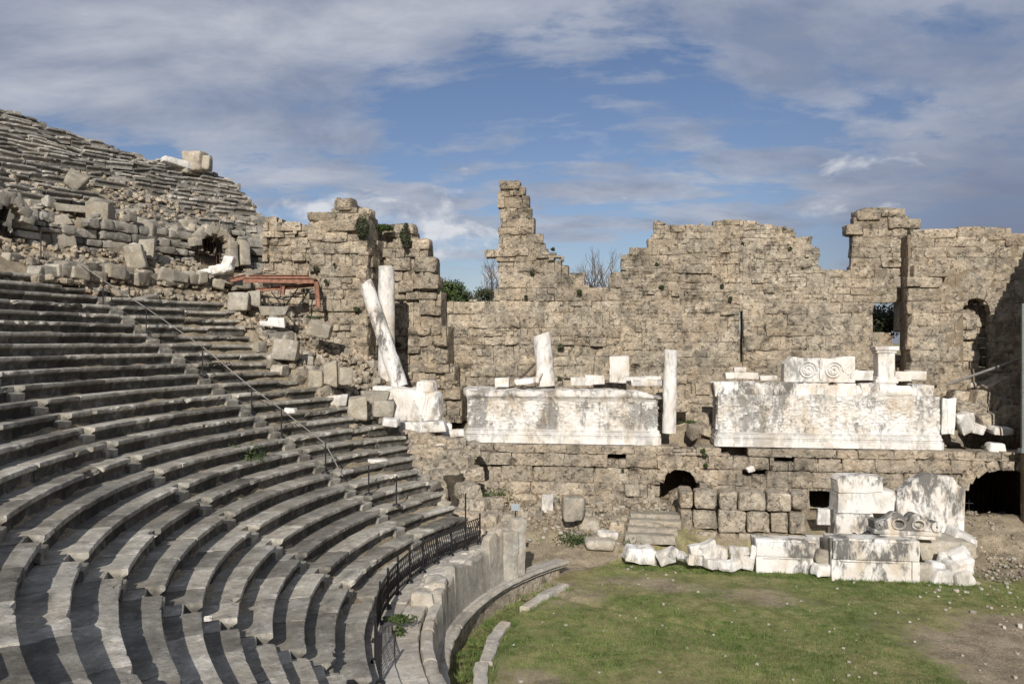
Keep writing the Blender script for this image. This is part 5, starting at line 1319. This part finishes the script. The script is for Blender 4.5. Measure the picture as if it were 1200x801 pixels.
for (t, px, py, v, w, h, n, mat) in [
    ('dark hanging scrub below the round topped boulder on the pier',425,267,VA+.15,17,26,2200,'scrub'),
    ('green tuft on the ledge behind the hanging scrub',452,267,2.6,20,8,900,'leaf'),
    ('scrub on the top right shoulder of the pier',474,277,2.4,12,20,1100,'scrub'),
    ('small bush clinging to the left face of the pier',369,315,VA+.2,3.5,5,120,'scrub'),
    ('small bush on the pier face near its right edge',392,310,VA+.2,3,4,100,'scrub'),
    ('plant in a crack at the middle of the pier face',382,330,VA+.2,4,4,120,'scrub'),
    ('hanging plant beside the white columns on the pier flank',418,362,VA+.2,5,6,200,'scrub'),
    ('plant at the right of the white columns on the wall',467,404,2.1,6,6,220,'scrub'),
    ('dark plants along the slope below the steel frame',370,372,VA+1.2,18,3.5,420,'scrub'),
    ('green weeds at the foot of the white columns',443,447,5.4,8,7,420,'leaf'),
    ('low weeds at the foot of the leaning column',462,451,5.4,6,3,160,'scrub'),
    ('small bush on the stepped edge of the tall tower',648,292,.0,4,4,160,'scrub'),
    ('tuft in the hollow of the tall tower below its shoulder',624,319,.1,5,3.5,140,'scrub'),
    ('green tuft beside the pale blocks right of the tower',679,341,.3,6,4,160,'leaf'),
    ('small tuft at the face of the tower base',616,347,.2,4,3,100,'scrub'),
    ('leafy tuft by the dark hole in the wall left of centre',657,406,.2,8,5,180,'scrub'),
    ('green tuft on the wall above the tall slim column',775,336,.2,6,4,140,'leaf'),
    ('small plant high on the middle wall',870,285,.1,3,3,70,'scrub'),
    ('small plant on the upper right shoulder of the middle wall',926,291,.1,4,2.5,70,'scrub'),
    ('grassy tuft on top of the middle wall',803,266,-.3,10,3,200,'leaf'),
    ('plant in the middle of the wall above the crack',856,350,.15,4,5,120,'scrub'),
    ('plant on the rough left slope of the middle wall',770,310,.1,5,3,120,'scrub'),
    ('hanging plant in the joint over the left of the middle wall',846,335,.1,4,4,90,'scrub'),
    ('weeds between the blocks on the left podium',656,444,4.2,6,5,160,'scrub'),
    ('green weeds at the foot of the rubble between the podiums',808,494,5.1,12,3,260,'leaf'),
    ('tuft on the podium ledge right of the slim column',824,528,5.1,5,4,120,'leaf'),
    ('bushy weed in the crack above the dark opening',826,533,5.1,5,4,120,'scrub'),
    ('weed growing on the blocks right of the dark opening',827,545,5.1,4,4,100,'leaf'),
    ('tuft on the right end of the stage ledge above the tunnel',1152,524,5.1,4,4,90,'scrub'),
    ('weeds at the bottom of the niche wall near the heap',1140,462,2.0,6,3,120,'leaf'),
    ('small weed on the podium wall below the left marble podium',730,551,5.0,2.5,4,70,'scrub')]:
    p, k = wp(px, py, v); plant(t, p, (w*k*.5, w*k*.4, h*k*.5), n, 1.3*k, mat)
p, k = wp(1042,376,-3.5); plant('large dark green shrub seen through the window opening', p, (2.6,1.2,1.1), 2600, .11, 'scrub', 'shrub', 'shrub')
for (t, px, py, d, w, h, n) in [('weeds growing where the seat row is broken beside the handrail',288,541,29.5,1.1,.5,500),('bright weeds on the walkway by the nearest parapet stones',470,724,22.3,.55,.10,150),('weeds in the joint between the paving and the big parapet stone',468,742,22.0,.2,.3,120),('tall weeds growing at the foot of the ruined stub on the lawn edge',676,656,36.5,1.2,.5,700),('weeds below the flat step beside the white fragments',740,640,36.2,.5,.3,160),('grassy weeds on the stage floor below the podium wall left end',575,578,38.5,1.6,.25,300)]:
    c = P(px,py,d); c[2] = max(c[2], gz1(c[0],c[1])); plant(t, c, (w,w*.6,h), n, .06, 'leaf')

def tree(name, label, base, height, spread, leafy, seed, mat='leaf', levels=5):
    r = random.Random(seed); e = empty(name, base, label, 'tree'); mb = MB(); tips = []
    def br(p, d, L, rad, lv):
        seg = 3; q = p
        for s in range(seg):
            d = d+np.array([r.uniform(-.14,.14),r.uniform(-.14,.14),r.uniform(-.02,.10)]); d = d/np.linalg.norm(d)
            n_ = q+d*L/seg; tube(mb, q, n_, rad*(1-.25*s/seg), rad*(1-.25*(s+1)/seg), n=5 if lv > 1 else 8, caps=False); q = n_
        if lv >= levels: tips.append(q); return
        for c in range(r.choice([2,3,3]) if lv else 4):
            a = r.uniform(0,2*pi); sp = r.uniform(.35,.85)*spread
            x = np.cross(d,[.3,.5,.8]); x /= np.linalg.norm(x); y = np.cross(d,x)
            nd_ = d+(x*cos(a)+y*sin(a))*sp; nd_ = nd_/np.linalg.norm(nd_)
            br(q if c else p+(q-p)*.75, nd_, L*r.uniform(.6,.82), rad*.58, lv+1)
        if lv >= 2: tips.append(q)
    br(np.array(base,float), np.array([0,0,1.0]), height*.30, height*.022, 0)
    mb.build('trunk', M['bark'], e, sharp=0)
    if leafy:
        m2 = MB()
        for k, t in enumerate(tips): leaves(m2, t, (leafy,leafy,leafy*.75), 60, .13, seed+k, shell=.1)
        m2.build('crown', M[mat], e, sharp=0)
    return e
tree('bare_tree', 'leafless tree standing behind the low wall between pier and tall tower', P(570,560,72)*np.array([1,1,0])+np.array([0,0,-6.5]), 15.0, .62, 0, 5, levels=6)
tree('bare_tree', 'leafless tree showing above the wall right of the tall tower', P(680,560,76)*np.array([1,1,0])+np.array([0,0,-5.5]), 15.5, .72, 0, 9, levels=6)
tree('bare_tree', 'twiggy leafless treetop in the gap left of the right-hand tower', P(986,560,70)*np.array([1,1,0])+np.array([0,0,-4]), 12.2, .5, 0, 14, levels=4)
bt = empty('green_tree', P(527,400,70)+np.array([0,0,-6]), 'round evergreen treetop behind the wall right of the pier', 'tree')
mb = MB(); tube(mb, P(527,400,70)+np.array([0,0,-6]), P(527,350,70), .3, .15)
for q in range(7): tube(mb, P(527,372,70), P(515+q*4.5,343+abs(q-3)*2,70+q%3), .1, .03, n=6)
mb.build('trunk', M['bark'], bt)
mb = MB()
for k,(px,py,rr_) in enumerate([(527,345,1.3),(517,346,1.0),(538,346,1.0),(526,339,.9),(534,338,.8),(513,353,1.0),(543,353,.9),(527,356,1.5),(521,338,.6)]): leaves(mb, P(px,py,70+U(-1,1)), (rr_*1.1,rr_,rr_), 900, .12, 40+k, shell=.2, clump=1)
mb.build('crown', M['leaf'], bt, sharp=0)
# far greenery behind the stage, below the skyline of the low wall
plant('dark green shrub at the foot of the leafless tree behind the low wall', P(568,346,68), (1.2,1,.7), 900, .11, 'scrub', 'shrub', 'shrub')

# grass blades on the lawn
r = np.random.default_rng(3); n = 330000
x = r.uniform(-1.5,26,n); y = r.uniform(16,39,n); rr_, tt_ = rth(x,y); vv_ = (x-SO[0])*SN[0]+(y-SO[1])*SN[1]
px = 600+x/y*F; py = 400+9.7/y*F
keep = (rr_ < 13.6) & (vv_ > 8.8) & (px < 1260) & (py < 850)
f = .74+.9*fbm(np.stack([x*.22,y*.22,0*x],1),21,3)-.75*(sm(7,1.5,np.hypot((x-20)/1.4,y-24))+.9*sm(4,1,np.hypot(x-21.5,(y-34.5)*.8))+0)+.5*fbm(np.stack([x*1.3,y*1.3,0*x],1),31,3)
keep &= (f > .25+.5*r.random(n)); x, y, f = x[keep], y[keep], f[keep]; n = len(x)
nzz = fbm(np.stack([x*.9,y*.9,0*x],1),5,4); z = gz(x,y)+.035*nzz-.01
h = (.02+.06*r.random(n))*np.clip(f,.4,1.3)*(1+1.3*np.maximum(0,fbm(np.stack([x*2.2,y*2.2,0*x],1),61,2))); a = r.uniform(0,2*pi,n); w = .012; lx = r.normal(0,.025,n); ly = r.normal(0,.025,n)
V = np.stack([np.stack([x-np.cos(a)*w,y-np.sin(a)*w,z],1), np.stack([x+np.cos(a)*w,y+np.sin(a)*w,z],1), np.stack([x+lx,y+ly,z+h],1)],1).reshape(-1,3)
t = np.clip(.45+.5*fbm(np.stack([x*.6,y*.6,0*x],1),51,3)+.2*r.normal(size=n),0,1); t = np.repeat(t,3)
mb = MB(); mb.add(V, np.arange(n*3).reshape(-1,3), np.stack([t,0*t,0*t],1))
for q in range(420):
    if q < 230:
        px_ = U(722,1142); d_ = 34.6-(px_-722)*.0068+U(-.55,.15); bx, by = (px_-600)/F*d_, d_
    elif q < 330:
        a_ = U(140,186); r0 = 12.45 if U(0,1) < .5 else U(12.95,13.55); bx, by = polar(r0, a_)[:2]
    else:
        u = U(U_(560,7),U_(1190,7)); v = U(5.2,11); bx, by, _ = stage(u,v,0)
        if hypot(bx-CX,by-CY) < 13 or U_(800,7) < u < U_(1090,7): continue
    k_ = int(U(14,40)); ang = r.uniform(0,2*pi,k_); hh = r.uniform(.06,.2,k_); ox = r.normal(0,.07,k_); oy = r.normal(0,.07,k_); bz = gz1(bx,by)-.02
    A = np.stack([bx+ox-np.cos(ang)*.012, by+oy-np.sin(ang)*.012, 0*ox+bz],1); B = np.stack([bx+ox+np.cos(ang)*.012, by+oy+np.sin(ang)*.012, 0*ox+bz],1); T_ = np.stack([bx+ox*1.6+r.normal(0,.04,k_), by+oy*1.6+r.normal(0,.04,k_), bz+hh],1)
    tt = np.repeat(np.clip(U(0,.8)+.15*r.normal(size=k_),0,1),3); mb.add(np.stack([A,B,T_],1).reshape(-1,3), np.arange(k_*3).reshape(-1,3), np.stack([tt,0*tt,0*tt],1))
tag(mb.build('grass', M['grass'], sharp=0), 'short patchy grass of the orchestra lawn', 'grass', kind='stuff')
# scattered pale pebbles and chips
mb = MB()
for q in range(640):
    if q < 200: x, y = U(0,22), U(20,37)
    elif q < 480:
        u = U(U_(520,9),U_(790,9)); v = U(5.4,10); x, y, _ = stage(u,v,0)
    else:
        x, y = U(15.5,22.5), U(27,37.5)
    if hypot(x-CX,y-CY) > 13.4 and q < 200: continue
    s = U(.04,.12) if q < 200 else U(.05,.2)
    stone(mb, (x,y,gz1(x,y)+s*.25), (s,s*U(.6,1),s*U(.5,.8)), rotm(U(-.3,.3),U(-.3,.3),U(0,3)), res=s/2.5, rnd=s*.25, amp=.01, chip=.02, tone=U(.2,.9))
for q in range(420):                                                 # rubble on the walkway behind the parapet
    th = U(147,170); rad = U(14.45,15.15); s = U(.05,.24); p = polar(rad, th, -8.0)
    stone(mb, p+[0,0,s*.2], (s,s*U(.6,1),s*U(.5,.9)), rotm(U(-.4,.4),U(-.4,.4),U(0,3)), res=s/3, rnd=s*.25, amp=.02, chip=.03, tone=U(.5,1))
tag(mb.build('gravel', M['orch']), 'pale stone chips scattered on lawn, stage floor and walkway', 'gravel', kind='stuff')
mb = MB()
for q in range(3600):
    th = U(131.5,162); rad = U(33.4,47.5) if q % 4 else U(33.3,36); s = U(.08,.34)*(1.5 if q % 5 == 0 else 1); p = polar(rad, th); zq = max(gz1(p[0],p[1]), (UPZ-.5+.42*(rad-UP0+.9)/.72-.62 if rad > 42.2 else -99)) if rad > 35 or th < 158 else surf(33.5)-.2
    if rad < 38.5 and abs(th-degrees((_u1+_u2)/2/RG)) < 1.6: continue
    stone(mb, (p[0],p[1],zq+s*.2+.1), (s,s*U(.6,1),s*U(.5,.9)), rotm(U(-.4,.4),U(-.4,.4),U(0,3)), res=s/3, rnd=s*.2, amp=.02, chip=.04, tone=U(.2,1))
for q in range(1500):
    th = U(132,146); rad = U(22.5,33.5); s = U(.07,.36); p = polar(rad, th)
    stone(mb, (p[0],p[1],gz1(p[0],p[1])+s*.2+.08), (s,s*U(.6,1),s*U(.5,.9)), rotm(U(-.4,.4),U(-.4,.4),U(0,3)), res=s/3, rnd=s*.2, amp=.02, chip=.04, tone=U(.2,1))
for q in range(1200):
    u = U(U_(520,7),U_(790,7)) if q < 700 else U(U_(1118,9),U_(1215,9)); v = U(5.1,9.0) if q < 700 else U(1.0,12); x, y, _ = stage(u,v,0); s = U(.06,.3)*(1 if q < 700 else .55)
    if q < 700 and hypot(x-CX,y-CY) < 14.6: continue
    stone(mb, (x,y,gz1(x,y)+s*.2+.05), (s,s*U(.6,1),s*U(.5,.9)), rotm(U(-.4,.4),U(-.4,.4),U(0,3)), res=s/3, rnd=s*.2, amp=.02, chip=.04, tone=U(.2,1))
tag(mb.build('rubble', M['wall']), 'fine tan rubble strewn between the seat banks, on the slopes and the stage floor', 'rubble', kind='stuff')

# ------------------------------------------------------------------ light, sky, camera
AZ, EL = 5.2, 28.6                     # sun behind the camera, slightly to its left
sdir = np.array([-sin(radians(AZ))*cos(radians(EL)), -cos(radians(AZ))*cos(radians(EL)), sin(radians(EL))])
L = bpy.data.lights.new('sun', 'SUN'); L.energy = 4.9; L.angle = radians(.53); L.color = (1,.945,.87)
so = bpy.data.objects.new('sun', L); COL.objects.link(so)
from mathutils import Vector
so.rotation_euler = Vector(sdir).to_track_quat('Z','Y').to_euler(); so.location = (0,-20,40)

W = bpy.data.worlds.new('World'); SC.world = W; W.use_nodes = True; nt = W.node_tree; nt.nodes.clear()
sky = nt.nodes.new('ShaderNodeTexSky'); sky.sky_type = 'NISHITA'; sky.sun_disc = False
sky.sun_elevation = radians(EL); sky.sun_rotation = radians(180+AZ); sky.air_density = 1.0; sky.dust_density = .6; sky.ozone_density = 1.5
gen = nd(nt, 'ShaderNodeTexCoord').outputs['Generated']
sp = nd(nt, 'ShaderNodeSeparateXYZ', None, Vector=gen); zz = mth(nt,'MAXIMUM',sp.outputs[2],0.0)
den = mth(nt,'ADD', zz, .20)
cx = mth(nt,'DIVIDE', sp.outputs[0], den); cy = mth(nt,'DIVIDE', sp.outputs[1], den)
cv = nd(nt, 'ShaderNodeCombineXYZ', None, X=cx, Y=cy, Z=0.0).outputs[0]
def nmap(scale, loc, detail, rough, dist=.0):
    v = nd(nt, 'ShaderNodeMapping', None, Vector=cv, Location=loc, Scale=scale).outputs[0]
    return nd(nt, 'ShaderNodeTexNoise', None, Vector=v, Scale=1.0, Detail=detail, Roughness=rough, Distortion=dist).outputs[0]
c1 = nmap((1.05,1.5,1), (2.3,.7,0), 10, .60, .35)
c2 = nmap((2.6,3.6,1), (7.1,3.4,0), 8, .60, .3)
hi = ramp(nt, zz, [(.17,0),(.30,1)])
cov = mth(nt,'ADD', mth(nt,'MULTIPLY',c1,.72), mth(nt,'MULTIPLY',c2,.28))
cov = mth(nt,'ADD', cov, mth(nt,'MULTIPLY_ADD',hi,.105,-.02))
midb = mth(nt,'MULTIPLY', ramp(nt, zz, [(.10,0),(.15,1)]), ramp(nt, zz, [(.20,1),(.27,0)]))
lft = ramp(nt, sp.outputs[0], [(.30,1),(.55,.35)])
c3 = nmap((1.6,4.2,1), (3.1,8.4,0), 9, .60, .4)
cov = mth(nt,'ADD', cov, mth(nt,'MULTIPLY', mth(nt,'MULTIPLY',midb,lft), mth(nt,'MULTIPLY_ADD', c3, .6, -.27)))
cl = ramp(nt, cov, [(.485,0),(.545,.72),(.63,1)])
cl = mth(nt,'MULTIPLY', cl, ramp(nt, zz, [(.0,.3),(.10,1)]))
# a few puffy clouds low over the ruins
pv = nd(nt, 'ShaderNodeMapping', None, Vector=gen, Scale=(13,13,25), Location=(.3,0,.2)).outputs[0]
puff = nd(nt, 'ShaderNodeTexNoise', None, Vector=pv, Scale=1.0, Detail=9, Roughness=.55, Distortion=.3).outputs[0]
def spot(ax, el, wx, we):
    x0 = sin(radians(ax))*cos(radians(el)); z0 = sin(radians(el))
    dx = mth(nt,'DIVIDE', mth(nt,'SUBTRACT',sp.outputs[0],x0), wx); dz_ = mth(nt,'DIVIDE', mth(nt,'SUBTRACT',sp.outputs[2],z0), we)
    r2 = mth(nt,'ADD', mth(nt,'MULTIPLY',dx,dx), mth(nt,'MULTIPLY',dz_,dz_))
    return mth(nt,'EXPONENT', mth(nt,'MULTIPLY',r2,-1.0))
ms = mth(nt,'ADD', mth(nt,'MULTIPLY',spot(-5,5.2,.10,.06),1.1), mth(nt,'ADD', mth(nt,'ADD',mth(nt,'MULTIPLY',spot(24.3,11.2,.06,.05),.88),mth(nt,'MULTIPLY',spot(20.5,8.8,.035,.02),.9)), mth(nt,'MULTIPLY',spot(-13,9.0,.17,.03),.95)))
pf = ramp(nt, mth(nt,'ADD', puff, mth(nt,'MULTIPLY_ADD', ms, .30, -.27)), [(.44,0),(.60,1)])
base = nd(nt, 'ShaderNodeVectorMath', {'operation':'MULTIPLY'}, i0=sky.outputs[0], i1=(.068,.068,.078)).outputs[0]
ccol = mix(nt, ramp(nt, nmap((1.9,2.6,1), (5.3,1.4,0), 9, .6, .3), [(.38,0),(.66,1)]), (.26,.30,.40), (.54,.56,.62))
dk = mth(nt,'MULTIPLY', ramp(nt, sp.outputs[0], [(.27,0),(.50,1)]), ramp(nt, sp.outputs[2], [(.12,1),(.34,0)]))
skyc = mix(nt, mth(nt,'MULTIPLY',cl,.9), base, ccol)
skyc = mix(nt, mth(nt,'MULTIPLY',dk,.9), skyc, (.185,.215,.315))
skyc = mix(nt, mth(nt,'MULTIPLY',pf,.85), skyc, mix(nt, ramp(nt, puff, [(.4,0),(.62,1)]), (.36,.41,.52), (.74,.75,.78)))
bg = nd(nt, 'ShaderNodeBackground', None, Color=skyc, Strength=1.0)
nd(nt, 'ShaderNodeOutputWorld', None, Surface=bg.outputs[0])

cam = bpy.data.cameras.new('camera'); cam.lens = 28.0; cam.sensor_width = 36; cam.clip_start = .1; cam.clip_end = 12000
co = bpy.data.objects.new('camera', cam); COL.objects.link(co); co.location = (0,0,0); co.rotation_euler = (pi/2,0,0); SC.camera = co
SC.view_settings.view_transform = 'Standard'; SC.view_settings.look = 'None'; SC.view_settings.exposure = 0; SC.view_settings.gamma = 1
SC.render.engine = 'CYCLES'; SC.cycles.max_bounces = 6; SC.cycles.use_denoising = True
for o in bpy.data.objects:
    if '_o' in o: del o['_o']
